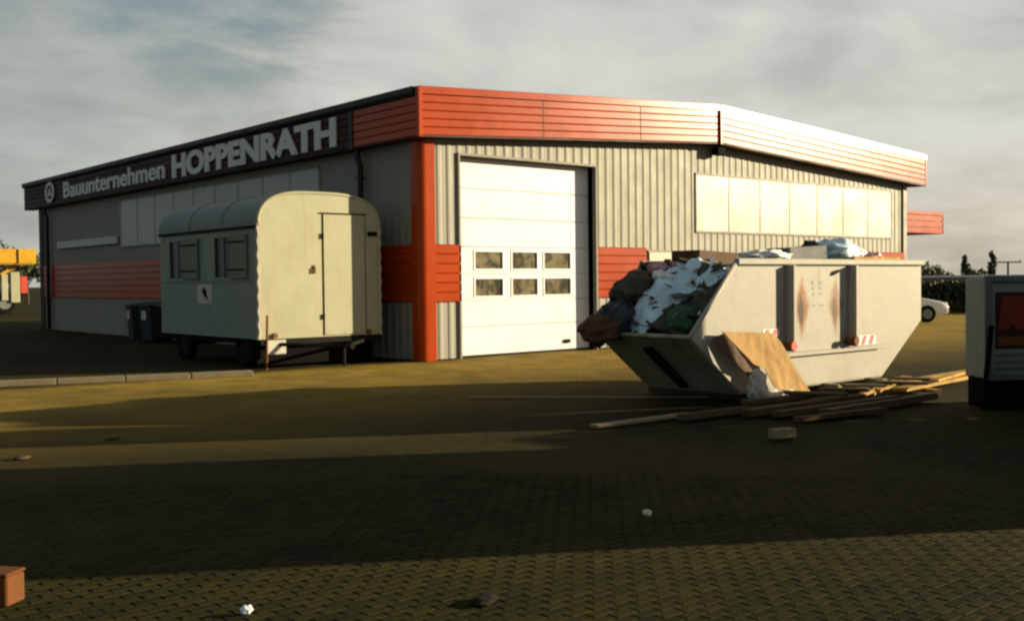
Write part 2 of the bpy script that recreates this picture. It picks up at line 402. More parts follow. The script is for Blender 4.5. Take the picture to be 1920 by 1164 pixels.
def corrugated(axis, s0, s1, z0, ztop, period=0.25, depth=0.015):
    """trapezoidal sheet; axis 'x': gable facing -Y, 'y': long wall facing -X"""
    brk = []
    k = math.floor(s0 / period) - 1
    while k * period < s1 + period:
        b = k * period
        brk += [(b, 0), (b + .105, 0), (b + .150, depth), (b + .205, depth)]
        k += 1
    def dep(s):
        for (a, da), (b, db) in zip(brk, brk[1:]):
            if a <= s <= b: return da + (db - da) * (s - a) / (b - a)
        return 0
    ss = [s0] + [s for s, d in brk if s0 + 1e-4 < s < s1 - 1e-4] + [s1]
    vs = []; n = len(ss)
    for s in ss:
        d = dep(s)
        for z in (z0, ztop(s)):
            vs.append((s, -d, z) if axis == 'x' else (-d, s, z))
    fs = [(2 * i, 2 * i + 2, 2 * i + 3, 2 * i + 1) for i in range(n - 1)]
    return MB().add(vs, fs)

def cladding(axis, s0, s1, z0, ztop, parent, w=1.0):
    cuts = [s0]
    k = math.floor(s0 / w) + 1
    while k * w < s1 - .05:
        if k * w > s0 + .05: cuts.append(k * w)
        k += 1
    cuts.append(s1)
    for a, b in zip(cuts, cuts[1:]):
        corrugated(axis, a, b, z0, ztop, ).build('cladding_sheet', 'silver', parent)

def boards(p0, p1, out, z0, z1, n, material, parent, name, slope0=0.0, th=0.05, dz=0.0):
    """stack of n horizontal grooved boards from p0 to p1 between heights z0..z1 (dz: height gained at p1)"""
    p0, p1 = Vector(p0), Vector(p1) + Vector((0, 0, dz)); h = (z1 - z0) / n; out = Vector(out)
    for i in range(n):
        a, b = z0 + i * h, z0 + (i + 1) * h
        g = 0.003; c = 0.014
        prof = [(0, a + g), (th - .012, a + g), (th, a + g + c), (th, b - g - c), (th - .012, b - g), (0, b - g)]
        MB().sweep(p0, p1, out, prof).build(name, material, parent)

def build_hall():
    H = thing('industrial_hall', (0, 0, 0), 'grey corrugated metal hall with orange-red roof fascia, corner post and white roller door', 'building')
    Z0 = 0.02
    D0, D1, DH = 0.936, 4.777, 4.076
    # inner walls
    w = part_of('wall', H)
    def core(mb): mb.build('wall_panel', 'jamb', w)
    core(MB().prism([(0.03, .06, 0), (D0, .06, 0), (D0, .06, gz(D0) + .3), (0.03, .06, gz(0) + .3)], (0, .16, 0)))
    core(MB().prism([(D0, .06, DH), (D1, .06, DH), (D1, .06, gz(D1) + .3), (D0, .06, gz(D0) + .3)], (0, .16, 0)))
    core(MB().prism([(D1, .06, 0), (HW - .03, .06, 0), (HW - .03, .06, gz(HW) + .3), (RX, .06, RB + .3), (D1, .06, gz(D1) + .3)], (0, .16, 0)))
    core(MB().box((.03, .225, 0), (.19, HL, EB + .3)))
    core(MB().box((HW - .2, .225, 0), (HW, HL, EB + .3)))
    core(MB().prism([(.2, HL, 0), (HW - .21, HL, 0), (HW - .21, HL, EB + .3), (RX, HL, RB + .3), (.2, HL, EB + .3)], (0, -.15, 0)))
    # reveal of the door opening
    rv = part_of('door_reveal', H)
    MB().box((D0 - .045, -.05, 0), (D0, .30, DH)).build('jamb', 'jamb', rv)
    MB().box((D1, -.05, 0), (D1 + .045, .30, DH)).build('jamb', 'jamb', rv)
    MB().box((D0 - .045, -.05, DH), (D1 + .045, .30, DH + .05)).build('lintel', 'jamb', rv)
    # gable cladding
    B0, B1 = 1.15, 2.29
    WX0, WX1, WZ0, WZ1 = 8.276, 17.408, 2.722, 4.123
    c = part_of('gable_cladding', H)
    top = lambda x: gz(x) + .06
    cladding('x', .27, D0 - .046, Z0, lambda x: B0 - .003, c)
    cladding('x', .27, D0 - .046, B1 + .003, top, c)
    cladding('x', D0 - .045, D1 + .045, DH + .051, top, c)
    cladding('x', D1 + .046, 6.45, Z0, lambda x: B0 - .003, c)
    cladding('x', D1 + .046, 6.45, B1 + .003, top, c)
    cladding('x', 6.451, WX0 - .001, Z0, top, c)
    cladding('x', WX0, WX1, Z0, lambda x: WZ0 - .03, c)
    cladding('x', WX0, WX1, WZ1 + .03, top, c)
    cladding('x', WX1 + .001, HW - .14, B1 + .003, top, c)
    cladding('x', WX1 + .001, HW - .14, Z0, lambda x: B0 - .003, c)
    # red bands
    rb = part_of('red_band', H)
    boards((.28, 0, 0), (D0 + .0, 0, 0), (0, -1, 0), B0, B1, 6, 'red', rb, 'band_board')
    boards((D1 + .046, 0, 0), (6.45, 0, 0), (0, -1, 0), B0, B1, 6, 'red', rb, 'band_board')
    boards((16.3, -.037, 0), (HW - .14, -.037, 0), (0, -1, 0), B0, B1, 6, 'red', rb, 'band_board')
    boards((0, .24, 0), (0, HL - .35, 0), (-1, 0, 0), B0, B1, 6, 'red', rb, 'band_board')
    # rounded red corner post and far posts
    def post(mb_pts, name, m_): MB().prism(mb_pts, (0, 0, EB + .05)).build(name, m_, H)
    arc = [(-.065 + .14 - .14 * math.sin(t), -.065 + .14 - .14 * math.cos(t), 0) for t in [i * math.pi / 16 for i in range(9)]]
    post([(.29, .0, 0), (.29, -.065, 0)] + arc + [(-.065, .25, 0), (0, .25, 0), (.0, .0, 0)], 'corner_post', 'red')
    post([(HW - .14, 0, 0), (HW - .14, -.06, 0), (HW + .06, -.06, 0), (HW + .06, .14, 0), (HW, .14, 0), (HW, 0, 0)], 'corner_post', 'jamb')
    post([(0, HL - .35, 0), (-.06, HL - .35, 0), (-.06, HL + .06, 0), (.15, HL + .06, 0), (.15, HL, 0), (0, HL, 0)], 'corner_post', 'dark_red')
    # sectional door
    d = part_of('sectional_door', H)
    ns = 7; sh = (DH + .10 - .03) / ns
    wins = [(1.48, 2.24), (2.49, 3.22), (3.41, 4.21)]
    rows = [(1.80, 2.17), (1.24, 1.61)]
    zc = [0.03, .62, 1.15, 1.705, 2.26, 2.85, 3.45, 4.12]
    for i in range(7):
        a, b = zc[i] + .004, zc[i + 1] - .004
        hit = [q for q in rows if q[0] > a and q[1] < b]
        if not hit:
            mb = MB().sweep((D0 + .002, .205, 0), (D1 - .002, .205, 0), (0, -1, 0), [(-.04, a), (-.006, a), (0, a + .012), (0, b - .012), (-.006, b), (-.04, b)])
            mb.build('door_section', 'door_white', d)
        else:
            z0, z1 = hit[0]; mb = MB()
            mb.box((D0 + .002, .205, a), (D1 - .002, .245, z0)); mb.box((D0 + .002, .205, z1), (D1 - .002, .245, b))
            ed = [D0 + .002] + [q for w_ in wins for q in w_] + [D1 - .002]
            for k in range(0, len(ed), 2): mb.box((ed[k], .205, z0), (ed[k + 1], .245, z1))
            mb.build('door_section', 'door_white', d)
            for x0, x1 in wins:
                f = MB()
                for q in ((x0 - .03, z0 - .03, x1 + .03, z0 + .012), (x0 - .03, z1 - .012, x1 + .03, z1 + .03), (x0 - .03, z0 + .012, x0 + .012, z1 - .012), (x1 - .012, z0 + .012, x1 + .03, z1 - .012)):
                    f.box((q[0], .193, q[1]), (q[2], .2045, q[3]))
                f.build('window_frame', 'door_white', d)
                MB().box((x0 + .001, .222, z0 + .001), (x1 - .001, .228, z1 - .001)).build('window_pane', 'glass', d)
    MB().box((3.98, .165, .17), (4.16, .2045, .25)).build('door_handle', 'black', d, bevel=.006)
    MB().box((D0 + .002, .20, 0.0), (D1 - .002, .24, .03)).build('door_seal', 'rubber', d)
    # gable window band
    wb = part_of('window_band', H); n = 7; pw = (WX1 - WX0) / n
    for i in range(n):
        x0 = WX0 + i * pw
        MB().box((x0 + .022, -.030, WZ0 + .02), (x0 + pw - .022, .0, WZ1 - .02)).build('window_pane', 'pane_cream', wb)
    for i in range(n + 1):
        x = WX0 + i * pw; MB().box((x - .0215, -.042, WZ0 + .02), (x + .0215, .04, WZ1 - .02)).build('mullion', 'frame_alu' if 0 < i < n else 'jamb', wb)
    for z in (WZ0 - .03, WZ1 - .0195): MB().box((WX0 - .02, -.045, z), (WX1 + .02, .04, z + .0495)).build('window_rail', 'jamb', wb)
    # pale low window beside the red band
    lw = part_of('low_window', H)
    MB().box((6.52, -.072, 1.25), (7.75, -.045, 2.19)).build('window_pane', 'pane_cream', lw)
    MB().box((6.47, -.080, 2.191), (7.80, -.037, 2.24)).build('window_rail', 'jamb', lw)
    MB().box((6.47, -.080, 1.20), (7.80, -.037, 1.249)).build('window_rail', 'jamb', lw)
    # long wall
    lc = part_of('side_cladding', H)
    LY0, LN = 3.8, 9; LY1 = LY0 + LN * 1.305
    tl = lambda s: EB + .06
    cladding('y', .23, HL - .351, Z0, lambda s: B0 - .003, lc)
    cladding('y', .23, LY0 - .001, B1 + .003, tl, lc)
    cladding('y', LY0, LY1, B1 + .003, lambda s: WZ0 - .03, lc)
    cladding('y', LY0, LY1, WZ1 + .03, tl, lc)
    cladding('y', LY1 + .001, HL - .351, B1 + .003, tl, lc)
    sb = part_of('side_window_band', H)
    for i in range(LN):
        y0 = LY0 + i * 1.305
        MB().box((-.030, y0 + .022, WZ0 + .02), (.0, y0 + 1.283, WZ1 - .02)).build('window_pane', 'pane_shaded', sb)
    for i in range(LN + 1):
        y = LY0 + i * 1.305; MB().box((-.042, y - .0215, WZ0 + .02), (.028, y + .0215, WZ1 - .02)).build('mullion', 'frame_alu', sb)
    for z in (WZ0 - .03, WZ1 - .0195): MB().box((-.045, LY0 - .02, z), (.028, LY1 + .02, z + .0495)).build('window_rail', 'jamb', sb)
    tb = MB().box((-.10, 15.75, 2.83), (-.037, 21.3, 3.07)).build('trim_board', 'pane_shaded', H, bevel=.01); tb['label'] = 'pale beige board fixed along the side wall'
    # right wall sheet facing the canopy
    rc = part_of('far_side_cladding', H)
    for k in range(int(HL)):
        q = corrugated('y', k + (.15 if k == 0 else 0), k + 1, Z0, tl); q.v = [(HW - x, y, z) for x, y, z in q.v]; q.build('cladding_sheet', 'silver', rc)
    # fascias: stacks of grooved boards with a cap
    fa = part_of('gable_fascia', H); yF = -OF
    CAP = .15
    def run(x0, x1):
        z0, z1 = gz(x0), gz(x1); dz = z1 - z0; hgt = ET - EB
        boards((x0, yF + .05, z0), (x1, yF + .05, z0), (0, -1, 0), .03, hgt - CAP, 5, 'red', fa, 'fascia_board', dz=dz)
        MB().sweep((x0, yF + .05, z0), (x1, yF + .05, z1), (0, -1, 0), [(-.12, hgt - CAP + .003), (.085, hgt - CAP + .003), (.076, hgt - .012), (.06, hgt), (-.12, hgt)]).build('fascia_cap', 'red', fa)
        MB().sweep((x0, yF + .05, z0), (x1, yF + .05, z1), (0, -1, 0), [(-.36, 0), (.055, 0), (.055, .027), (-.36, .027)]).build('soffit', 'dark_red', fa)
    run(-OL, RX - .03); run(RX + .03, HW + OR)
    MB().box((RX - .03, yF - .052, RB - .01), (RX + .03, yF + .04, RT - .14)).build('joint_strip', 'red', fa)
    for xj in (2.9, 5.9): MB().box((xj - .012, yF - .0045, gz(xj) + .04), (xj + .012, yF + .04, gz(xj, False) - .16)).build('joint_strip', 'dark_red', fa)
    MB().box((-OL - .05, yF - .045, EB - .01), (-OL + .05, yF + .06, ET - .02)).build('corner_strip', 'red', fa, bevel=.02, seg=2)
    MB().box((HW + OR - .04, yF - .012, EB - .01), (HW + OR + .03, yF + .05, ET - .02)).build('corner_strip', 'red', fa, bevel=.01)
    ef = part_of('eaves_fascia', H)
    xl = -OL + .05
    hgt = ET - EB - .17
    boards((xl, yF + .10, EB), (xl, 1.93, EB), (-1, 0, 0), .03, hgt, 5, 'red', ef, 'fascia_board')
    boards((xl, 2.09, EB), (xl, HL + OB, EB), (-1, 0, 0), .03, hgt, 5, 'dark_red', ef, 'fascia_board')
    MB().sweep((xl, yF + .1, EB), (xl, HL + OB, EB), (-1, 0, 0), [(-.28, 0), (.055, 0), (.055, .027), (-.28, .027)]).build('soffit', 'dark_red', ef)
    MB().box((xl - .075, 1.94, EB - .01), (xl, 2.08, ET - .18)).build('joint_strip', 'anthracite', ef)
    # anthracite box gutter on the long eaves
    MB().sweep((xl, yF + .10, EB), (xl, HL + OB, EB), (-1, 0, 0), [(-.12, hgt + .003), (.09, hgt + .003), (.13, hgt + .06), (.13, hgt + .17), (-.12, hgt + .17)]).build('gutter', 'anthracite', H)
    # right eaves fascia
    xr = HW + OR
    ef2 = part_of('eaves_fascia', H)
    boards((xr - .05, yF + .12, EB), (xr - .05, HL, EB), (1, 0, 0), .03, hgt + .16, 5, 'red', ef2, 'fascia_board')
    MB().box((HW + .001, yF + .15, EB), (xr - .06, HL, EB + .026)).build('soffit', 'dark_red', ef2)
    # end fascia at the far left corner
    boards((xl + .02, HL + OB, EB), (1.6, HL + OB, EB), (0, 1, 0), .03, hgt, 5, 'dark_red', ef, 'fascia_board')
    # roof
    for (x0, z0, x1, z1) in ((-OL + .12, ET - .13, RX, RT - .13), (RX, RT - .13, HW + OR - .06, ET - .13)):
        MB().prism([(x0, yF + .17, z0), (x1, yF + .17, z1), (x1, yF + .17, z1 + .08), (x0, yF + .17, z0 + .08)], (0, HL + OB - yF - .2, 0)).build('roof', 'roof', H)
    # downpipes
    for y in (1.95, HL - 1.1):
        pb = MB().tube([(-.21, y, EB + .02), (-.21, y, EB - .12), (-.13, y, EB - .35), (-.13, y, .05)], .065, 10).build('downpipe', 'anthracite', H, smooth=True)
        for z in (1.0, 2.6, 3.7):
            q = MB().box((-.205, y - .085, z), (-.05, y + .085, z + .035)).build('pipe_clamp', 'anthracite', pb)
            q.matrix_parent_inverse = Matrix.Identity(4)
    # floodlight under the ridge
    fl = part_of('floodlight', H)
    MB().box((8.80, -.30, 4.60), (9.10, -.10, 4.80)).build('lamp_housing', 'black', fl, bevel=.02)
    MB().box((8.90, -.12, 4.72), (9.00, -.02, 4.76)).build('lamp_bracket', 'black', fl)
    # canopy over the far side door
    cp = part_of('side_canopy', H)
    boards((HW + .01, .62, 0), (HW + 3.55, .62, 0), (0, -1, 0), 2.95, 3.55, 3, 'red', cp, 'fascia_board')
    MB().box((HW + .01, .56, 3.552), (HW + 3.58, 3.6, 3.66)).build('canopy_roof', 'red', cp)
    MB().box((HW + .01, .63, 2.97), (HW + 3.5, 3.5, 3.02)).build('soffit', 'dark_red', cp)
    boards((HW + 3.51, .57, 0), (HW + 3.51, 3.6, 0), (1, 0, 0), 2.95, 3.55, 3, 'red', cp, 'fascia_board')
    MB().tube([(HW + 3.2, 3.2, 0), (HW + 3.2, 3.2, 2.97)], .05).build('canopy_post', 'galv', cp, smooth=True)
    return H
build_hall()

# ------------------------------------------------------------------ lettering on the eaves
def text_letters(txt, y_left, y_right, z0, cap, parent, x=-OL - .012, depth=.035, bold=.028):
    """raised letters on the long eaves: reads from y_left (far) to y_right (near)"""
    cu = bpy.data.curves.new('txt', 'FONT'); cu.body = txt; cu.size = 1.0; cu.offset = bold; cu.extrude = 0.5; cu.resolution_u = 4
    o = bpy.data.objects.new('txt', cu); COL.objects.link(o); bpy.context.view_layer.update()
    me = bpy.data.meshes.new_from_object(o.evaluated_get(bpy.context.evaluated_depsgraph_get()))
    bpy.data.objects.remove(o); bm = bmesh.new(); bm.from_mesh(me); bmesh.ops.remove_doubles(bm, verts=bm.verts, dist=1e-5)
    seen = set(); comps = []
    for vtx in bm.verts:
        if vtx in seen: continue
        st = [vtx]; comp = []
        seen.add(vtx)
        while st:
            q = st.pop(); comp.append(q)
            for e in q.link_edges:
                w = e.other_vert(q)
                if w not in seen: seen.add(w); st.append(w)
        comps.append(comp)
    xs = [q.co.x for q in bm.verts]; x0, x1 = min(xs), max(xs)
    # cap height from the first letter
    first = min(comps, key=lambda c: min(q.co.x for q in c)); ch = max(q.co.y for q in first); cb = min(q.co.y for q in first)
    sx = (y_left - y_right) / (x1 - x0); sy = cap / (ch - cb)
    for comp in sorted(comps, key=lambda c: min(q.co.x for q in c)):
        idx = {q: i for i, q in enumerate(comp)}
        vs = [(x - (q.co.z + .5) * depth, y_left - (q.co.x - x0) * sx, z0 + (q.co.y - cb) * sy) for q in comp]
        fs = []
        fset = set(f for q in comp for f in q.link_faces)
        for f in fset: fs.append(tuple(idx[q] for q in f.verts))
        MB().add(vs, fs).build('letter', 'letter_white', parent)
    bm.free(); bpy.data.meshes.remove(me)
def build_sign():
    sg = thing('company_sign', (-OL, 11.5, EB), 'white raised lettering and round emblem along the dark eaves of the long side', 'sign')
    text_letters('HOPPENRATH', 10.95, 2.55, 4.42, .62, sg, bold=.045)
    text_letters('Bauunternehmen', 19.75, 11.45, 4.47, .52, sg, bold=.022)
    # round emblem: ring with a small house-like wedge
    c = Vector((-OL - .03, 21.15, 4.76)); n = 28; mb = MB()
    vs = []
    for rad in (.36, .24):
        for i in range(n):
            a = 2 * math.pi * i / n; vs.append((c.x, c.y + rad * 1.25 * math.cos(a), c.z + rad * math.sin(a)))
    vs2 = [(x - .03, y, z) for x, y, z in vs]
    fs = []
    for i in range(n):
        j = (i + 1) % n
        fs += [(2 * n + i, 2 * n + j, 3 * n + j, 3 * n + i), (i, j, 2 * n + j, 2 * n + i), (n + i, n + j, 3 * n + j, 3 * n + i)]
    MB().add(vs + vs2, fs).build('emblem_ring', 'letter_white', sg)
    MB().prism([(c.x, c.y - .17, c.z - .12), (c.x, c.y + .17, c.z - .12), (c.x, c.y, c.z + .16)], (-.03, 0, 0)).build('emblem_mark', 'letter_white', sg)
build_sign()

# ------------------------------------------------------------------ site trailer beside the hall
def build_site_trailer():
    X0, X1, Y0, Y1 = -3.13, -0.52, 0.70, 5.12
    FB, EV, TP = 0.54, 2.60, 3.24
    T = thing('site_trailer', ((X0 + X1) / 2, (Y0 + Y1) / 2, 0), 'barrel-roofed construction site trailer with cream end and grey-green side beside the hall', 'trailer')
    xc, hw = (X0 + X1) / 2, (X1 - X0) / 2
    def prof(inset=0.0, n=26, z_low=FB):
        pts = [(X1 - inset, z_low)]
        for i in range(n + 1):
            t = math.pi * i / n; c, s_ = math.cos(t), math.sin(t); e = 0.62
            pts.append((xc + (hw - inset) * math.copysign(abs(c) ** e, c), EV + (TP - EV - inset) * abs(s_) ** (0.78)))
        pts.append((X0 + inset, z_low)); return pts
    # end walls
    for y, d in ((Y0, .05), (Y1 - .05, .05)):
        o = MB().prism([(x, y, z) for x, z in prof(.012)], (0, d, 0)).build('end_wall', 'cream', T)
        if y == Y0: o['label'] = 'sunlit cream end wall with shadow down its right edge'
    # side walls with window openings on the near side
    wins = [(3.93, 4.61), (1.84, 2.49)]; wz0, wz1 = 1.68, 2.44
    mb = MB(); a, b = X0 + .004, X0 + .05
    mb.box((a, Y0 + .051, FB), (b, Y1 - .051, wz0)); mb.box((a, Y0 + .051, wz1), (b, Y1 - .051, EV))
    ys = [Y0 + .051, 1.84, 2.49, 3.93, 4.61, Y1 - .051]
    for i in (0, 2, 4): mb.box((a, ys[i], wz0), (b, ys[i + 1], wz1))
    mb.build('side_wall', 'trailer_green', T)
    MB().box((X1 - .05, Y0 + .051, FB), (X1 - .004, Y1 - .051, EV)).build('side_wall', 'trailer_green', T)
    for y0, y1 in wins:
        wn = part_of('window', T)
        MB().box((X0 + .03, y0, wz0), (X0 + .036, y1, wz1)).build('pane', 'dark_glass', wn)
        f = MB(); t = .04
        f.box((X0 - .012, y0 - t, wz0 - t), (X0 + .02, y1 + t, wz0)); f.box((X0 - .012, y0 - t, wz1), (X0 + .02, y1 + t, wz1 + t))
        f.box((X0 - .012, y0 - t, wz0), (X0 + .02, y0, wz1)); f.box((X0 - .012, y1, wz0), (X0 + .02, y1 + t, wz1)); f.build('window_frame', 'trailer_green', wn)
        MB().box((X0 + .008, (y0 + y1) / 2 - .02, wz0), (X0 + .029, (y0 + y1) / 2 + .02, wz1)).build('glazing_bar', 'trailer_green', wn)
        # open shutter folded back against the wall, towards the cream end
        s0, s1 = y0 - .74, y0 - .06
        MB().box((X0 - .05, s0, wz0 - .03), (X0 - .018, s1, wz1 + .03)).build('shutter', 'shutter', T, bevel=.006)
        for z in (wz0 + .12, wz1 - .12): MB().box((X0 - .058, s0 + .05, z), (X0 - .0505, s1 + .10, z + .035)).build('shutter_hinge', 'chassis', T)
    # belt seam and eaves strip
    MB().box((X0 - .016, Y0 + .06, 1.60), (X0 + .002, Y1 - .06, 1.632)).build('belt_strip', 'trailer_green', T)
    MB().box((X0 - .035, Y0 + .0, EV - .035), (X0 + .002, Y1, EV + .015)).build('eaves_strip', 'chassis', T)
    MB().box((X1 - .002, Y0 + .0, EV - .035), (X1 + .035, Y1, EV + .015)).build('eaves_strip', 'chassis', T)
    # roof shell
    P = [q for q in prof(-.012) if q[1] >= EV]; Q = [q for q in prof(.03) if q[1] >= EV]
    n = len(P); vs = []
    for y in (Y0 + .03, Y1 + .02):
        vs += [(x, y, z) for x, z in P] + [(x, y, z) for x, z in Q]
    fs = []
    for i in range(n - 1):
        fs += [(i, i + 1, 2 * n + i + 1, 2 * n + i), (n + i, n + i + 1, 3 * n + i + 1, 3 * n + i), (i, i + 1, n + i + 1, n + i), (2 * n + i, 2 * n + i + 1, 3 * n + i + 1, 3 * n + i)]
    MB().add(vs, fs).build('roof', 'trailer_roof', T, smooth=False)
    # roof sheet seams
    for y in (2.15, 3.62):
        MB().tube([(x, y, z) for x, z in prof(-.014) if z >= EV], .014, 6).build('roof_seam', 'trailer_roof', T)
    # rounded edging round the end and scalloped corner strips
    pe = prof(.0); MB().tube([(x, Y0 + .015, z) for x, z in pe if z >= EV - .01], .035, 8).build('end_edging', 'cream', T, smooth=True)
    for x, sgn in ((X0, -1), (X1, 1)):
        mb = MB(); k = 17; pts = []
        for i in range(k * 4 + 1):
            z = FB + (EV + .1 - FB) * i / (k * 4); pts.append((x + sgn * (.012 + .022 * (0.5 + 0.5 * math.cos(2 * math.pi * i / 8))), z))
        poly = [(x - sgn * .03, FB)] + pts + [(x - sgn * .03, EV + .1)]
        for (xa, za), (xb, zb) in zip(pts, pts[1:]):
            mb.add([(x - sgn * .04, Y0 - .012, za), (xa, Y0 - .012, za), (xb, Y0 - .012, zb), (x - sgn * .04, Y0 - .012, zb), (xa, Y0 + .07, za), (xb, Y0 + .07, zb)],
                   [(0, 1, 2, 3), (1, 4, 5, 2)])
        mb.build('corner_strip', 'corner_trim', T)
    # door in the end wall
    d = part_of('end_door', T); dx0, dx1, dz1 = -1.80, -.86, 2.86
    MB().box((dx0 + .012, Y0 - .022, FB + .03), (dx1 - .012, Y0 - .002, dz1 - .012)).build('door_leaf', 'cream', d, bevel=.004)
    f = MB(); f.box((dx0 - .012, Y0 - .006, FB + .02), (dx0 + .004, Y0 - .001, dz1)); f.box((dx1 - .004, Y0 - .006, FB + .02), (dx1 + .012, Y0 - .001, dz1)); f.box((dx0 - .06, Y0 - .03, dz1 + .001), (dx1 + .03, Y0 - .001, dz1 + .02))
    f.build('door_frame', 'chassis', d)
    for z in (2.44, .92): MB().tube([(dx0 - .005, Y0 - .03, z - .05), (dx0 - .005, Y0 - .03, z + .05)], .018, 8).build('hinge', 'chassis', d)
    h = part_of('lock_handle', T)
    MB().box((-2.03, Y0 - .018, 1.73), (-1.97, Y0 - .001, 1.89)).build('lock_plate', 'rust', h, bevel=.005)
    MB().tube([(-2.0, Y0 - .015, 1.84), (-2.0, Y0 - .05, 1.84), (-2.0, Y0 - .05, 1.74)], .012, 8).build('lever', 'chassis', h)
    MB().box((-.80, Y0 - .06, 2.46), (-.60, Y0 - .001, 2.54)).build('side_lamp', 'black', T, bevel=.01)
    # chassis, axles, wheels, lamps
    MB().box((X0 + .15, Y0 + .05, FB - .12), (X0 + .27, Y1 - .05, FB)).build('chassis_beam', 'chassis', T)
    MB().box((X1 - .27, Y0 + .05, FB - .12), (X1 - .15, Y1 - .05, FB)).build('chassis_beam', 'chassis', T)
    MB().box((X0 + .02, Y0 - .005, FB - .11), (X1 - .02, Y0 + .045, FB - .003)).build('bumper', 'chassis', T)
    for y in (1.55, 4.25):
        MB().tube([(X0 + .2, y, .36), (X1 - .2, y, .36)], .045, 8).build('axle', 'chassis', T)
        for x in (X0 + .18, X1 - .18):
            wh = part_of('wheel', T)
            mb = MB(); prof_w = [(.20, .07), (.31, .10), (.36, .075), (.36, -.075), (.31, -.10), (.20, -.07)]
            k = 22; vs = []
            for i in range(k):
                t = 2 * math.pi * i / k
                for rr, w in prof_w: vs.append((x + w, y + rr * math.cos(t), .36 + rr * math.sin(t)))
            fs = [(i * 6 + j, ((i + 1) % k) * 6 + j, ((i + 1) % k) * 6 + (j + 1) % 6, i * 6 + (j + 1) % 6) for i in range(k) for j in range(6)]
            MB().add(vs, fs).build('tyre', 'rubber', wh, smooth=True)
            disc((x, y, .36), (1, 0, 0), .20, .12, 18).build('rim', 'chassis', wh)
    MB().box((X0 + .06, Y0 + .22, .05), (X1 - .06, Y0 + .26, FB - .003)).build('shade_board', 'black', T)  # added black board standing in for the shade under the trailer end
    for x in (-2.84, -.80): MB().tube([(x, Y0 - .05, .60), (x, Y0 + .0, .60)], .05, 10).build('tail_lamp', 'rust', T)
    MB().tube([(X0 + .25, Y0 + .1, .44), (xc, Y0 - .85, .40)], .035, 8).build('drawbar', 'chassis', T)
    MB().tube([(X1 - .25, Y0 + .1, .44), (xc, Y0 - .85, .40)], .035, 8).build('drawbar', 'chassis', T)
    MB().tube([(xc, Y0 - .85, .40), (xc, Y0 - 1.05, .40)], .05, 10).build('towing_eye', 'chassis', T)
    MB().tube([(xc, Y0 - .75, .38), (xc, Y0 - .75, .02)], .03, 8).build('support_leg', 'chassis', T)
    bd = MB().box((-3.0, Y0 - .035, .26), (-2.62, Y0 - .012, .52)).build('plate', 'paper', T, bevel=.006); bd['label'] = 'small blank cream plate under the cream end'
    # notice on the side wall
    nt = part_of('notice', T)
    MB().box((X0 - .012, 2.62, 1.17), (X0 - .001, 3.28, 1.55)).build('notice_sheet', 'paper', nt)
    mb = MB()
    mb.prism([(X0 - .013, 3.06, 1.42), (X0 - .013, 2.98, 1.50), (X0 - .013, 2.88, 1.45), (X0 - .013, 2.84, 1.34), (X0 - .013, 2.80, 1.24), (X0 - .013, 2.92, 1.30), (X0 - .013, 3.00, 1.34)], (-.003, 0, 0))
    mb.build('notice_mark', 'chassis', nt)
build_site_trailer()
tag(MB().tube([(-3.10, .52, 0), (-3.08, .50, .98)], .022, 8).build('stake', 'rust'), 'thin rusty iron stake standing in front of the trailer corner', 'stake')

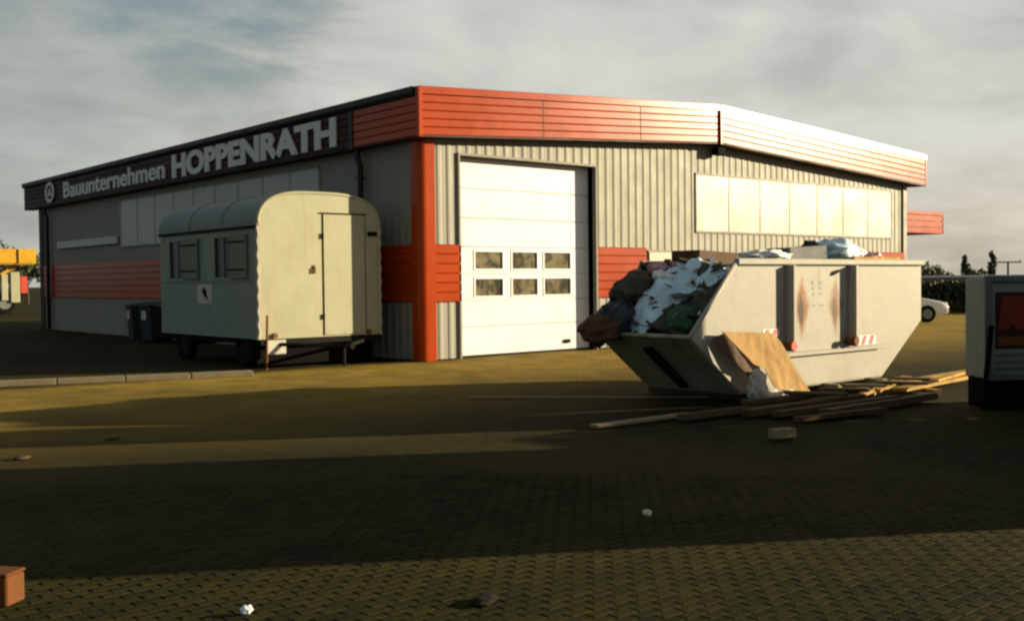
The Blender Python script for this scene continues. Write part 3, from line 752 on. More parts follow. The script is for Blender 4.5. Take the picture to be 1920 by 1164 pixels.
# ------------------------------------------------------------------ skip with rubbish
SY0, SY1 = -8.75, -7.20
def build_skip():
    K = thing('skip', (.2, -7.97, 0), 'dented cream rubbish skip with open sloping front, loaded with plastic sheeting', 'skip')
    prof = [(-1.58, 1.75), (-2.47, .87), (-1.50, .13), (1.80, .13), (2.91, .90), (2.91, 1.75)]
    th = .02
    for y, d, nm in ((SY0, th, 'near'), (SY1 - th, th, 'far')):
        o = MB().prism([(x, y, z) for x, z in prof], (0, d, 0)).build('side_plate', 'skip', K)
    a, b = SY0 + th + .001, SY1 - th - .001
    def plate(p, q, m_, name):
        (x0, z0), (x1, z1) = p, q; n = Vector((z1 - z0, 0, -(x1 - x0))).normalized() * .02
        return MB().prism([(x0, a, z0), (x1, a, z1), (x1 + n.x, a, z1 + n.z), (x0 + n.x, a, z0 + n.z)], (0, b - a, 0)).build(name, m_, K)
    plate(prof[1], prof[2], 'skip_end', 'front_plate'); plate(prof[2], prof[3], 'skip_end', 'floor_plate'); plate(prof[3], prof[4], 'skip', 'rear_plate'); plate(prof[4], prof[5], 'skip', 'rear_plate')
    # rolled rims
    for y in (SY0 - .01, SY1 + .01):
        MB().box((-1.60, y - .045, 1.72), (2.93, y + .035, 1.80)).build('rim', 'skip', K, bevel=.012)
        MB().tube([(-1.58, y, 1.755), (-2.49, y, .86)], .028, 8).build('edge_bar', 'skip', K, smooth=True)
    MB().tube([(-2.48, SY0 - .01, .865), (-2.48, SY1 + .01, .865)], .028, 8).build('lip_bar', 'skip_end', K, smooth=True)
    MB().box((2.88, SY0 - .02, 1.72), (2.96, SY1 + .02, 1.80)).build('rim', 'skip', K, bevel=.012)
    # ribs, bottom bar and lifting pins on the near side
    for y, sg in ((SY0, -1), (SY1, 1)):
        for x in (-.55, .92):
            MB().box((x - .01, y + sg * .002, .60), (x + .06, y + sg * .13, 1.715)).build('rib', 'skip', K, bevel=.008)
            pn = part_of('lifting_pin', K)
            MB().tube([(x - .07, y + sg * .0, .68), (x - .07, y + sg * .16, .68)], .04, 12).build('pin', 'rust', pn)
            disc((x - .07, y + sg * .165, .68), (0, 1, 0), .06, .03, 16).build('pin_collar', 'warn_red' if x < 0 else 'rust', pn)
        MB().box((-.72, y + sg * .002, .53), (1.75, y + sg * .07, .585)).build('bottom_bar', 'skip', K, bevel=.006)
    # dark diagonal bar across the front plate
    dx, dz = -.97 + 0, .74
    MB().prism([(-2.30, -8.02, .72), (-1.62, -8.02, .20), (-1.66, -8.02, .15), (-2.36, -8.02, .68)], (0, .12, 0)).build('dark_diagonal', 'chassis', K)
    # red and white warning strips
    def stripes(x0, x1, z0, z1, n):
        ws = part_of('warning_strip', K)
        MB().box((x0, SY0 - .006, z0), (x1, SY0 - .001, z1)).build('strip_base', 'plastic_white', ws)
        w = (x1 - x0) / n
        for i in range(n):
            q = x0 + i * w
            MB().prism([(q, SY0 - .007, z0 + .005), (q + w * .5, SY0 - .007, z0 + .005), (q + w * .85, SY0 - .007, z1 - .005), (q + w * .35, SY0 - .007, z1 - .005)], (0, -.002, 0)).build('stripe', 'warn_red', ws)
    stripes(1.03, 1.62, .60, .73, 3); stripes(-1.05, -.70, .80, .90, 2)
    # stencilled marks
    mk = part_of('stencil_marks', K)
    for i, (x, z, w, h) in enumerate([(.06, 1.49, .05, .06), (.24, 1.48, .06, .045), (.07, 1.41, .04, .04), (.24, 1.41, .06, .03), (.08, 1.33, .04, .03), (.25, 1.33, .05, .03), (.09, 1.18, .06, .02), (.27, 1.18, .08, .02)]):
        MB().box((x - w / 2, SY0 - .003, z - h / 2), (x + w / 2, SY0 - .0005, z + h / 2)).build('mark', 'galv', mk)
    return K
build_skip()

def blob(name, loc, scl, seed, material, amp=.22, freq=2.2, rot=0.0, sub=4, tilt=0.0, parent=None, flat=.0):
    bm = bmesh.new(); bmesh.ops.create_icosphere(bm, subdivisions=sub, radius=1.0)
    off = Vector((seed * 7.3, seed * 3.1, seed * 1.7))
    for q in bm.verts:
        d = q.co.normalized(); p = d * freq + off
        a = noise.noise(p) * amp + abs(noise.noise(p * 2.6)) * amp * .7 + noise.noise(p * 6) * amp * .25
        q.co = d * (1 + a)
        if q.co.z < -flat and flat: q.co.z = -flat
    mt = Matrix.Translation(loc) @ Matrix.Rotation(rot, 4, 'Z') @ Matrix.Rotation(tilt, 4, 'Y') @ Matrix.Diagonal((*scl, 1))
    bm.transform(mt); me = bpy.data.meshes.new(name); bm.to_mesh(me); bm.free()
    for q in me.polygons: q.use_smooth = True
    me.materials.append(M[material]); o = bpy.data.objects.new(name, me); COL.objects.link(o)
    if parent: adopt(o, parent)
    return o

def build_rubbish():
    # loose rubbish filling the skip
    nx, ny = 60, 22; vs = []
    for i in range(nx + 1):
        x = -2.36 + (2.85 + 2.36) * i / nx
        for j in range(ny + 1):
            y = SY0 + .03 + (SY1 - SY0 - .06) * j / ny
            rim = 1.74 if x > -1.5 else .87 + (x + 2.47) * .98
            t = (y - SY0) / (SY1 - SY0); dome = math.sin(math.pi * min(1, max(0, t)))
            z = rim - .20 + .10 * dome + .12 * noise.noise(Vector((x * 3.1, y * 3.1, 2))) + .10 * abs(noise.noise(Vector((x * 8, y * 8, 5)))) + (.10 * t if x < -1 else 0)
            vs.append((x, y, z))
    n = ny + 1
    fs = [(i * n + j, (i + 1) * n + j, (i + 1) * n + j + 1, i * n + j + 1) for i in range(nx) for j in range(ny)]
    o = MB().add(vs, fs).build('rubbish', 'rubbish'); o['kind'] = 'stuff'; o['label'] = 'dark loose rubbish filling the skip'; o['category'] = 'rubbish'
    def heap(x, y):
        rim = 1.74 if x > -1.5 else .87 + (x + 2.47) * .98
        t = (y - SY0) / (SY1 - SY0)
        return rim - .26 + .10 * math.sin(math.pi * min(1, max(0, t))) + (.10 * t if x < -1 else 0)
    def drape(name, poly, seed, lift, m_, label):
        # crumpled sheet laid over the heap; poly is its outline in plan
        def inside(x, y):
            c = False
            for (xa, ya), (xb, yb) in zip(poly, poly[1:] + poly[:1]):
                if (ya > y) != (yb > y) and x < (xb - xa) * (y - ya) / (yb - ya) + xa: c = not c
            return c
        x0 = min(q[0] for q in poly); x1 = max(q[0] for q in poly); y0 = min(q[1] for q in poly); y1 = max(q[1] for q in poly); st = .022
        nx, ny = int((x1 - x0) / st) + 2, int((y1 - y0) / st) + 2; idx = {}; vs = []; fs = []
        def edge(x, y): return min(((Vector((x, y)) - (Vector(a) + (Vector(b) - Vector(a)) * max(0, min(1, (Vector((x, y)) - Vector(a)).dot(Vector(b) - Vector(a)) / (Vector(b) - Vector(a)).length_squared)))).length) for a, b in zip(poly, poly[1:] + poly[:1]))
        for i in range(nx):
            for j in range(ny):
                x, y = x0 + i * st, y0 + j * st
                wx, wy = x + .05 * noise.noise(Vector((x * 5, y * 5, seed))), y + .05 * noise.noise(Vector((x * 5, y * 5, seed + 9)))
                if not inside(wx, wy): continue
                e = min(1, edge(wx, wy) / .16); puff = math.sin(e * math.pi / 2)
                p = Vector((x * 2.6 + y * 1.1, y * 3.4 - x, seed))
                fold = (1 - abs(noise.noise(p)) * 2) * .07 + (1 - abs(noise.noise(p * 2.3)) * 2) * .035 + noise.noise(p * 6) * .012
                idx[i, j] = len(vs); vs.append((x, y, heap(x, y) + lift * puff + fold * (.35 + .65 * puff)))
        for (i, j), k in idx.items():
            if (i + 1, j) in idx and (i, j + 1) in idx and (i + 1, j + 1) in idx: fs.append((k, idx[i + 1, j], idx[i + 1, j + 1], idx[i, j + 1]))
        o = MB().add(vs, fs).build(name, m_, smooth=True); md = o.modifiers.new('thickness', 'SOLIDIFY'); md.thickness = .012
        return tag(o, label, 'plastic sheet')
    # plastic sheeting and sacks at the open end
    drape('plastic_sheet', [(-2.42, -7.95), (-2.30, -7.50), (-1.95, -7.45), (-1.55, -7.75), (-1.42, -8.10), (-1.55, -8.60), (-1.78, -8.70), (-1.86, -8.40), (-2.05, -8.15), (-2.25, -8.10)], 3.0, .10, 'plastic_blue', 'large crumpled pale blue plastic sheet spread over the open end of the skip')
    drape('plastic_sheet', [(-1.58, -8.66), (-1.30, -8.70), (-1.12, -8.30), (-1.28, -7.80), (-1.62, -7.60), (-1.60, -8.05)], 7.0, .06, 'plastic_white', 'whitish plastic film on the rubbish behind the blue sheet, by the skip side')
    tag(blob('rubbish_sack', (-2.10, -8.38, 1.00), (.26, .24, .20), 11, 'plastic_green', .26, 2.0, 0, 4), 'dark green rubbish sack wedged behind the skip lip', 'sack')
    tag(blob('rubbish_sack', (-2.02, -8.55, 1.02), (.10, .09, .14), 12, 'plastic_white', .22, 2.4, 0, 4), 'small pale bag beside the green sack behind the skip lip', 'sack')
    tag(blob('rubbish_sack', (-2.40, -7.45, 1.06), (.32, .24, .20), 14, 'plastic_dark', .30, 2.0, 0, 4, R(-38)), 'black rubbish sack at the far corner of the skip opening', 'sack')
    tag(blob('rubbish_sack', (-2.62, -7.42, .93), (.22, .25, .18), 15, 'brown_box', .34, 2.2, 0, 4, R(-30)), 'brown torn sack drooping over the far end of the skip lip', 'sack')
    tag(blob('rubbish_sack', (-2.02, -7.40, 1.42), (.34, .22, .16), 16, 'rubbish', .40, 2.4, 0, 4, R(-30)), 'dirty grey-brown sack heaped above the black sack', 'sack')
    tag(blob('rubbish_sack', (-1.50, -7.55, 1.66), (.22, .25, .12), 17, 'plastic_pink', .4, 2.6, 0, 4), 'small pinkish bag on the rubbish near the brown box', 'sack')
    tag(blob('rubbish_sack', (-1.62, -7.70, 1.54), (.20, .22, .13), 18, 'plastic_white', .4, 2.6, 0, 4), 'small white bag between the blue sheet and the brown box', 'sack')
    tag(blob('rubbish_sack', (1.88, -7.9, 1.90), (.34, .32, .20), 21, 'plastic_blue', .45, 2.6, 0, 4), 'blue and white crumpled bag heaped on top of the skip', 'sack')
    tag(blob('rubbish_sack', (2.28, -7.85, 1.86), (.28, .28, .15), 23, 'plastic_white', .4, 2.6, 0, 4), 'white crumpled bag beside the blue heap on the skip', 'sack')
    tag(blob('rubbish_sack', (2.52, -8.1, 1.83), (.20, .22, .09), 25, 'plastic_pink', .4, 2.6, 0, 4), 'pink crumpled bag at the right end of the heap', 'sack')
    tag(blob('rubbish_sack', (.18, -7.9, 1.86), (.40, .28, .08), 27, 'plastic_white', .45, 2.6, 0, 4), 'flat pale bag left of the dark crate on the skip', 'sack')
    tag(blob('rubbish_sack', (1.62, -7.7, 1.92), (.16, .16, .17), 31, 'plastic_dark', .35, 2.6, 0, 4), 'small dark bag between the crate and the blue heap', 'sack')
    # scraps of board, paper and film sticking out of the heap
    rnd = random.Random(12); mats_ = ['rubbish', 'brown_box', 'plastic_white', 'plastic_dark', 'old_wood', 'paper', 'plastic_blue', 'crate_grey']
    for mi, mm in enumerate(mats_):
        mb = MB()
        for _ in range(5 if mm in ('plastic_white', 'paper', 'plastic_blue') else 16):
            x = rnd.choice((rnd.uniform(-2.35, -1.2), rnd.uniform(-2.35, 2.7))); y = rnd.uniform(SY0 + .12, SY1 - .1)
            L_, w_, t_ = rnd.uniform(.05, .20), rnd.uniform(.02, .08), rnd.uniform(.004, .015)
            mt = Matrix.Translation((x, y, heap(x, y) + rnd.uniform(.02, .12))) @ Matrix.Rotation(rnd.uniform(0, 6.3), 4, 'Z') @ Matrix.Rotation(rnd.uniform(-.9, .9), 4, 'Y') @ Matrix.Rotation(rnd.uniform(-.9, .9), 4, 'X')
            q = MB().box((-L_, -w_, -t_), (L_, w_, t_)); q.v = [tuple(mt @ Vector((a, b + .25 * w_ * math.sin(a * 40), c))) for a, b, c in q.v]; mb.add(q.v, q.f)
        sc = mb.build('rubbish_scraps', mm); sc['kind'] = 'stuff'; sc['label'] = 'loose scraps sticking out of the rubbish in the skip'; sc['category'] = 'rubbish'
    # boxes
    def cbox(name, c, sz, rz, ry, m_, label, cat):
        t = thing(name, c, label, cat); mt = Matrix.Translation(c) @ Matrix.Rotation(rz, 4, 'Z') @ Matrix.Rotation(ry, 4, 'Y')
        a, b, h = sz[0] / 2, sz[1] / 2, sz[2]; w = .012
        for q0, q1 in (((-a, -b, 0), (a, -b + w, h)), ((-a, b - w, 0), (a, b, h)), ((-a, -b + w, 0), (-a + w, b - w, h)), ((a - w, -b + w, 0), (a, b - w, h))):
            xf(MB().box(q0, q1), mt).build('panel', m_, t)
        xf(MB().box((-a + w, -b + w, 0), (a - w, b - w, w)), mt).build('base', m_, t)
        for sg in (-1, 1): xf(MB().box((-a + w, -b * .02 if sg > 0 else -b + w, h - .03), (a - w, b - w if sg > 0 else -b * .03, h - .02)), mt).build('flap', m_, t)
        return t
    cbox('cardboard_box', (-1.02, -7.8, 1.64), (.86, .45, .27), R(4), R(2), 'brown_box', 'dark brown box standing on the rubbish at the skip front corner', 'box')
    cbox('plastic_crate', (1.02, -7.85, 1.76), (.80, .45, .24), R(-5), R(-3), 'crate_grey', 'dark grey crate on top of the loaded skip', 'crate')
    b = MB().box((1.30, -8.62, 1.805), (2.55, -8.30, 1.84)).build('board', 'yellow_wood'); tag(b, 'flat yellowish board lying on the skip rim under the bags', 'board')
    # cardboard leaning against the near side
    def lean(pts, off, name, m_, label, cat, th=.012, bend=0.0):
        P = [Vector((x, SY0 - off(z), z)) for x, z in pts]
        o = MB().prism(P, (0, -th, 0)).build(name, m_)
        bm = bmesh.new(); bm.from_mesh(o.data); bmesh.ops.triangulate(bm, faces=bm.faces)
        for _ in range(4): bmesh.ops.subdivide_edges(bm, edges=[e for e in bm.edges if e.calc_length() > .09], cuts=1, use_grid_fill=False); bmesh.ops.triangulate(bm, faces=bm.faces)
        for q in bm.verts: q.co.y -= .025 * (1 + noise.noise(Vector((q.co.x * 2.3, 1.3, q.co.z * 2.3)))) + .05 * max(0, .35 - q.co.z) + .012 * noise.noise(Vector((q.co.x * 9, 4, q.co.z * 9)))
        bm.to_mesh(o.data); bm.free(); tag(o, label, cat); return o
    lean([(-2.02, .92), (-.96, .86), (-.50, .06), (-1.10, .03), (-1.20, .12), (-1.32, .44), (-1.52, .50)], lambda z: .05 + (1.0 - z) * .28, 'cardboard_sheet', 'cardboard', 'large torn tan cardboard sheet leaning against the skip side', 'cardboard')
    lean([(-2.22, .84), (-1.98, .90), (-1.60, .46), (-1.44, .20), (-1.56, .26)], lambda z: .06 + (1.0 - z) * .26, 'cardboard_sheet', 'brown_box', 'narrow dark brown cardboard strip left of the tan sheet', 'cardboard')
    tag(blob('paper_scrap', (-1.62, -9.10, .20), (.17, .10, .24), 41, 'paper', .4, 2.4, R(20), 4), 'crumpled cream paper on the ground below the torn cardboard', 'paper')
    tag(blob('paper_scrap', (-1.38, -9.16, .09), (.26, .12, .10), 43, 'paper', .5, 2.4, R(-10), 4), 'flat cream paper scrap at the foot of the leaning cardboard', 'paper')
build_rubbish()

def beam(p0, p1, w, h, m_, name, label, cat, group=None, roll=0.0):
    p0, p1 = Vector(p0), Vector(p1); d = (p1 - p0); L = d.length
    mt = Matrix.Translation((p0 + p1) / 2) @ d.to_track_quat('X', 'Z').to_matrix().to_4x4() @ Matrix.Rotation(roll, 4, 'X')
    mb = MB().box((-L / 2, -w / 2, -h / 2), (L / 2, w / 2, h / 2))
    o = mb.build(name, m_, bevel=min(w, h) * .08); o.matrix_world = mt
    tag(o, label, cat, group); return o

def build_timber():
    # bearers that carry the skip
    beam((-1.2, -8.95, .062), (-1.2, -7.0, .062), .14, .12, 'old_wood', 'bearer', 'dark timber bearer under the front of the skip', 'timber')
    beam((.35, -8.98, .062), (.35, -7.0, .062), .12, .12, 'concrete', 'bearer', 'pale end of the bearer under the middle of the skip', 'timber')
    beam((1.45, -9.0, .062), (1.45, -7.0, .062), .14, .12, 'concrete', 'bearer', 'pale end of the bearer under the right end of the skip', 'timber')
    G1 = 'yellow planks beside the skip'; lab = ['long yellow plank on the ground right of the skip, nearest the lettered board', 'yellow plank lying behind the long one right of the skip', 'short yellow plank end pointing towards the skip corner', 'yellow plank in front of the skip middle', 'yellow plank lying crosswise under the other yellow planks', 'weathered yellow plank lowest in the plank heap']
    pl = [((.55, -9.72, .09), (3.1, -9.62, .13), .20, .045), ((.75, -9.42, .12), (3.2, -9.42, .15), .18, .045), ((.1, -9.55, .06), (1.5, -9.30, .16), .14, .04),
          ((-1.55, -9.92, .05), (.25, -9.50, .09), .14, .04), ((1.0, -10.0, .05), (1.5, -9.1, .05), .12, .05), ((1.2, -9.85, .17), (2.7, -9.55, .18), .12, .03)]
    for (a, b, w, h), l in zip(pl, lab): beam(a, b, w, h, 'yellow_wood', 'plank', l, 'plank', G1, random.uniform(-.06, .06))
    dk = [((-3.3, -9.32, .05), (-1.2, -9.47, .06), .16, .07, 'long dark beam lying in front of the skip, nearest its lip'), ((-2.6, -9.65, .06), (-.6, -9.87, .10), .14, .08, 'dark beam in the middle of the timber before the skip'),
          ((-2.4, -9.90, .05), (-.3, -10.15, .08), .16, .07, 'dark beam behind the brick at the front of the timber'), ((-2.3, -9.40, .13), (-.3, -9.75, .16), .12, .06, 'dark beam lying on top of the timber before the skip'),
          ((-2.5, -10.25, .04), (-1.2, -10.50, .05), .14, .05, 'thin dark board nearest the camera in the timber before the skip'), ((-1.9, -10.2, .05), (.4, -10.25, .06), .18, .08, 'thick dark beam at the right of the timber before the skip')]
    for a, b, w, h, l in dk: beam(a, b, w, h, 'old_wood', 'timber', l, 'beam', 'dark beams lying before the skip', random.uniform(-.1, .1))
    for i in range(5):
        x = -1.6 + i * .62; beam((x, -9.45 - .1 * (i % 2), .20), (x + .55, -9.95 + .12 * (i % 3), .17), .10, .03, 'old_wood', 'timber', ['short dark board across the left of the timber heap', 'short dark board left of the middle of the timber heap', 'short dark board across the middle of the timber heap', 'short dark board right of the middle of the timber heap', 'short dark board at the right of the timber heap'][i], 'board', 'short boards on the timber heap', .1)
    beam((-4.35, -9.02, .025), (-2.9, -9.10, .03), .13, .03, 'concrete', 'timber', 'pale board lying on the ground below the skip lip', 'board')
    beam((-3.7, -10.78, .055), (-3.45, -10.84, .055), .12, .09, 'concrete', 'brick', 'single pale brick lying in the shade before the timber', 'brick')
    beam((1.40, -9.15, .05), (1.62, -9.12, .05), .14, .09, 'paper', 'brick', 'pale brick on the ground by the right bearer', 'brick')
build_timber()

# ------------------------------------------------------------------ kerb, drain and scraps in the yard
def build_yard():
    a, b = Vector((-9.6, 1.72, 0)), Vector((-3.75, -.22, 0)); L = (b - a).length; d = (b - a) / L; n = 6
    for i in range(2, n):
        p, q = a + d * (L * i / n + .012), a + d * (L * (i + 1) / n - .012)
        o = beam((p.x, p.y, .03), (q.x, q.y, .03), .26, .09, 'concrete', 'kerb_stone', ['pale kerb stone cut off by the left picture edge', 'second pale kerb stone from the left picture edge', 'second pale kerb stone from the trailer end', 'pale kerb stone nearest the trailer'][i - 2], 'kerb', 'kerb stones left of the trailer')
    # drain channel across the forecourt
    dr = thing('drain_channel', (-3, -6.3, 0), 'thin pale drain channel across the forecourt left of the skip', 'drain')
    for i in range(4):
        p = Vector((-3.4 + .62 * i, -5.75 - .68 * i * .98, .004)); q = p + Vector((.61, -.655, 0))
        mb = MB(); s_ = Vector((.5, .45, 0)) * .05
        mb.prism([p - s_, q - s_, q + s_, p + s_], (0, 0, .012)); mb.build('drain_cover', 'concrete', dr)
    o = thing('orange_box', (-10.78, -11.28, 0), 'small orange box on the paving at the lower left picture edge', 'box')
    mt = Matrix.Translation((-10.78, -11.28, .0)) @ Matrix.Rotation(YAW - .2, 4, 'Z')
    xf(MB().box((-.07, -.12, .004), (.07, .12, .15)), mt).build('box_body', 'orange', o, bevel=.008)
    xf(MB().box((-.075, -.125, .1505), (.075, .125, .165)), mt).build('box_lid', 'orange', o, bevel=.006)
    tag(blob('paper_scrap', (-9.94, -12.28, .018), (.026, .022, .02), 51, 'plastic_white', .4, 2.2, 0, 3), 'tiny white scrap on the paving at the bottom of the picture', 'paper')
    tag(blob('paper_scrap', (-7.01, -12.16, .015), (.03, .025, .02), 53, 'paper', .4, 2.2, 0, 3), 'tiny pale scrap in the shaded middle of the yard', 'paper')
    for i, (x, y, l) in enumerate([(-9.35, -6.75, 'flat pale stone chip in the sunlit strip at the left edge'), (-8.3, -6.1, 'small stone chip beyond the flat one at left'), (-9.0, -12.9, 'dark stone chip on the paving at the bottom middle')]):
        tag(blob('stone_chip', (x, y, .01), (.08, .05, .015), 60 + i, 'old_wood' if i < 2 else 'chassis', .4, 2.2, .4, 3), l, 'stone')
build_yard()

# ------------------------------------------------------------------ lettered site board at the right edge
def build_site_board():
    g = Vector((-.05, -11.12, 0))        # front left corner on the ground
    rz = R(-33.5)
    T = thing('site_board', g, 'shaded grey box-framed site board with red lettering at the right picture edge', 'sign', rz=rz)
    mt = Matrix.Translation(g) @ Matrix.Rotation(rz, 4, 'Z')
    B = lambda mb, name, m_, par=T, **k: xf(mb, mt).build(name, m_, par, **k)
    Wd, Dp, z0, z1 = 2.4, .42, .36, 1.53
    B(MB().box((.0, .0, z0), (Wd, Dp, z1)), 'box_body', 'board_grey', bevel=.015)
    f = part_of('face_frame', T)
    for q in ((-.012, -.03, z0 - .02, .075, z1 + .02), (Wd - .07, -.03, z0 - .02, Wd + .012, z1 + .02)): B(MB().box((q[0], q[1], q[2]), (q[3], -.001, q[4])), 'frame_post', 'galv', f)
    B(MB().box((.076, -.03, z1 - .05), (Wd - .071, -.001, z1 + .02)), 'frame_rail', 'galv', f); B(MB().box((.076, -.03, z0 - .02), (Wd - .071, -.001, z0 + .05)), 'frame_rail', 'galv', f)
    lt = part_of('lettering', T)
    B(MB().box((.13, -.0035, .70), (Wd - .1, -.001, 1.36)), 'dark_panel', 'dark_red', lt)
    for x in (.16, .62, 1.08, 1.54):
        h0, h1, w = .93, 1.31, .36
        B(MB().prism([(x, -.004, h0), (x + .13, -.004, h0), (x + .17, -.004, h0 + .05), (x + .19, -.004, h0 + .05), (x + .23, -.004, h0), (x + w, -.004, h0), (x + w - .05, -.004, h1), (x + .05, -.004, h1)], (0, -.006, 0)), 'letter', 'sign_red', lt)
    B(MB().box((.16, -.008, .74), (2.1, -.0036, .84)), 'red_band', 'rust', lt)
    for z, a, b in ((.63, .14, .72), (.63, .80, 1.7), (.55, .14, .56), (.55, .65, 1.5), (.47, .14, .9)):
        B(MB().box((a, -.006, z - .022), (b, -.002, z + .022)), 'text_line', 'galv', lt)
    B(MB().box((.03, .02, .01), (Wd - .03, Dp - .02, z0 - .003)), 'shade_plinth', 'black')  # black colour stands in for the shade that hides the foot
    B(MB().tube([(-.10, -.12, .02), (.05, -.06, .98)], .03, 8), 'prop', 'black')
build_site_board()

# ------------------------------------------------------------------ parked car behind the skip
def build_car():
    p = Vector((22.35, 1.25, 0)) - r * 1.65 + v * .3
    T = thing('parked_car', p, 'white parked car half hidden behind the right end of the skip', 'car', rz=YAW - R(90))
    mt = Matrix.Translation(p) @ Matrix.Rotation(YAW - R(90), 4, 'Z')
    # local x forward (picture right), y away; profile stations: x, half width, sill z, belt z
    lower = [(-1.95, .30, .78), (-1.9, .28, .86), (-1.2, .22, .90), (.6, .22, .88), (1.05, .22, .84), (1.75, .24, .70), (1.98, .30, .60)]
    mb = MB(); n = len(lower); vs = []
    for y in (-.80, .80):
        for x, a, b in lower: vs += [(x, y, a), (x, y * 1.02, (a + b) / 2), (x, y * .95, b)]
    fs = []
    for i in range(n - 1):
        for s_ in (0, 1):
            o = s_ * 3 * n + i * 3
            fs += [(o, o + 3, o + 4, o + 1), (o + 1, o + 4, o + 5, o + 2)]
        a, b = i * 3, 3 * n + i * 3
        fs += [(a + 2, a + 5, b + 5, b + 2), (a, b, b + 3, a + 3)]
    a, b = 0, 3 * n; fs += [(a, a + 1, b + 1, b), (a + 1, a + 2, b + 2, b + 1)]
    a, b = (n - 1) * 3, 3 * n + (n - 1) * 3; fs += [(a, b, b + 1, a + 1), (a + 1, b + 1, b + 2, a + 2)]
    xf(MB().add(vs, fs), mt).build('body', 'car_white', T, bevel=.03, seg=2, smooth=True)
    def cabin(y0, sh, m_, name, top):
        P = [(-1.75, .88), (-1.25, top), (.15, top), (.98, .86)]
        vs = [(x, -y0 * (1 if z < 1 else sh), z) for x, z in P] + [(x, y0 * (1 if z < 1 else sh), z) for x, z in P]
        xf(MB().add(vs, [(0, 1, 2, 3), (4, 7, 6, 5), (0, 4, 5, 1), (1, 5, 6, 2), (2, 6, 7, 3), (3, 7, 4, 0)]), mt).build(name, m_, T, bevel=.03)
    cabin(.72, .80, 'dark_glass', 'glasshouse', 1.36)
    xf(MB().box((-1.28, -.58, 1.345), (.18, .58, 1.40)), mt).build('roof', 'car_white', T, bevel=.02)
    for x0, x1 in ((-1.78, -1.25), (.98, .15)):
        for y in (-1, 1): xf(MB().tube([(x0, y * .73, .88), (x1, y * .59, 1.36)], .035, 6), mt).build('pillar', 'car_white', T)
    xf(MB().tube([(-.5, -.73, .88), (-.5, -.59, 1.36)], .04, 6), mt).build('pillar', 'car_white', T)
    for x in (-1.22, 1.25):
        for y in (-.76, .76):
            w = part_of('wheel', T)
            xf(MB().tube([(x, y - .09, .29), (x, y - .07, .29), (x, y + .07, .29), (x, y + .09, .29)], [.25, .29, .29, .25], 22), mt).build('tyre', 'rubber', w)
            xf(disc((x, y + math.copysign(.085, y), .29), (0, 1, 0), .17, .03, 18), mt).build('rim', 'board_grey', w)
    for y in (-.55, .55): xf(MB().box((1.90, y - .14, .56), (1.985, y + .14, .68)), mt).build('headlight', 'plastic_white', T, bevel=.02)
    xf(MB().box((1.93, -.78, .36), (2.03, .78, .48)), mt).build('bumper', 'chassis', T, bevel=.02)
build_car()

# ------------------------------------------------------------------ vegetation
def leaves(mb, c, rad, n, size, rnd, squash=1.0):
    for _ in range(n):
        d = Vector((rnd.gauss(0, 1), rnd.gauss(0, 1), rnd.gauss(0, 1))).normalized(); q = Vector(c) + Vector((d.x * rad, d.y * rad, d.z * rad * squash)) * rnd.random() ** .45
        a = Vector((rnd.gauss(0, 1), rnd.gauss(0, 1), rnd.gauss(0, 1))).normalized(); b = a.orthogonal().normalized(); c2 = a.cross(b)
        s_ = size * rnd.uniform(.6, 1.3)
        mb.add([q - b * s_, q + c2 * s_ * .5, q + b * s_, q - c2 * s_ * .5], [(0, 1, 2, 3)])
def tree(loc, h, rad, seed, label, group, nleaf=1500, lsize=.16, slim=False):
    rnd = random.Random(seed); loc = Vector(loc); T = thing('tree', loc, label, 'tree', group)
    tr = MB(); th = h * .45
    tr.tube([loc, loc + Vector((rnd.uniform(-.1, .1), rnd.uniform(-.1, .1), th)), loc + Vector((rnd.uniform(-.2, .2), rnd.uniform(-.2, .2), h * .85))], [h * .022, h * .016, h * .006], 8)
    cr = MB(); nc = 12 if not slim else 9
    for i in range(nc):
        t = rnd.random(); a = rnd.uniform(0, 6.28)
        if slim: c = loc + Vector((math.cos(a) * rad * .3, math.sin(a) * rad * .3, h * (.2 + .72 * i / nc))); rr = rad * (.8 if i < nc * .6 else .45)
        else:
            c = loc + Vector((math.cos(a) * rad * .62 * rnd.random() ** .5, math.sin(a) * rad * .62 * rnd.random() ** .5, h * rnd.uniform(.45, .86))); rr = rad * rnd.uniform(.32, .52)
            tr.tube([loc + Vector((0, 0, th * rnd.uniform(.6, 1.1))), c], [h * .010, h * .004], 6)
        leaves(cr, c, rr, nleaf // nc, lsize, rnd, 1.0 if not slim else 1.8)
    tr.build('trunk', 'bark', T); cr.build('crown', 'leaf_dark' if slim else 'leaf', T)
def at(px, py, dist):
    d = fw + r2 * ((px - 960) / 1993.4) - up2 * ((py - 582) / 1993.4); return CAMP + d * (dist / d.dot(v))
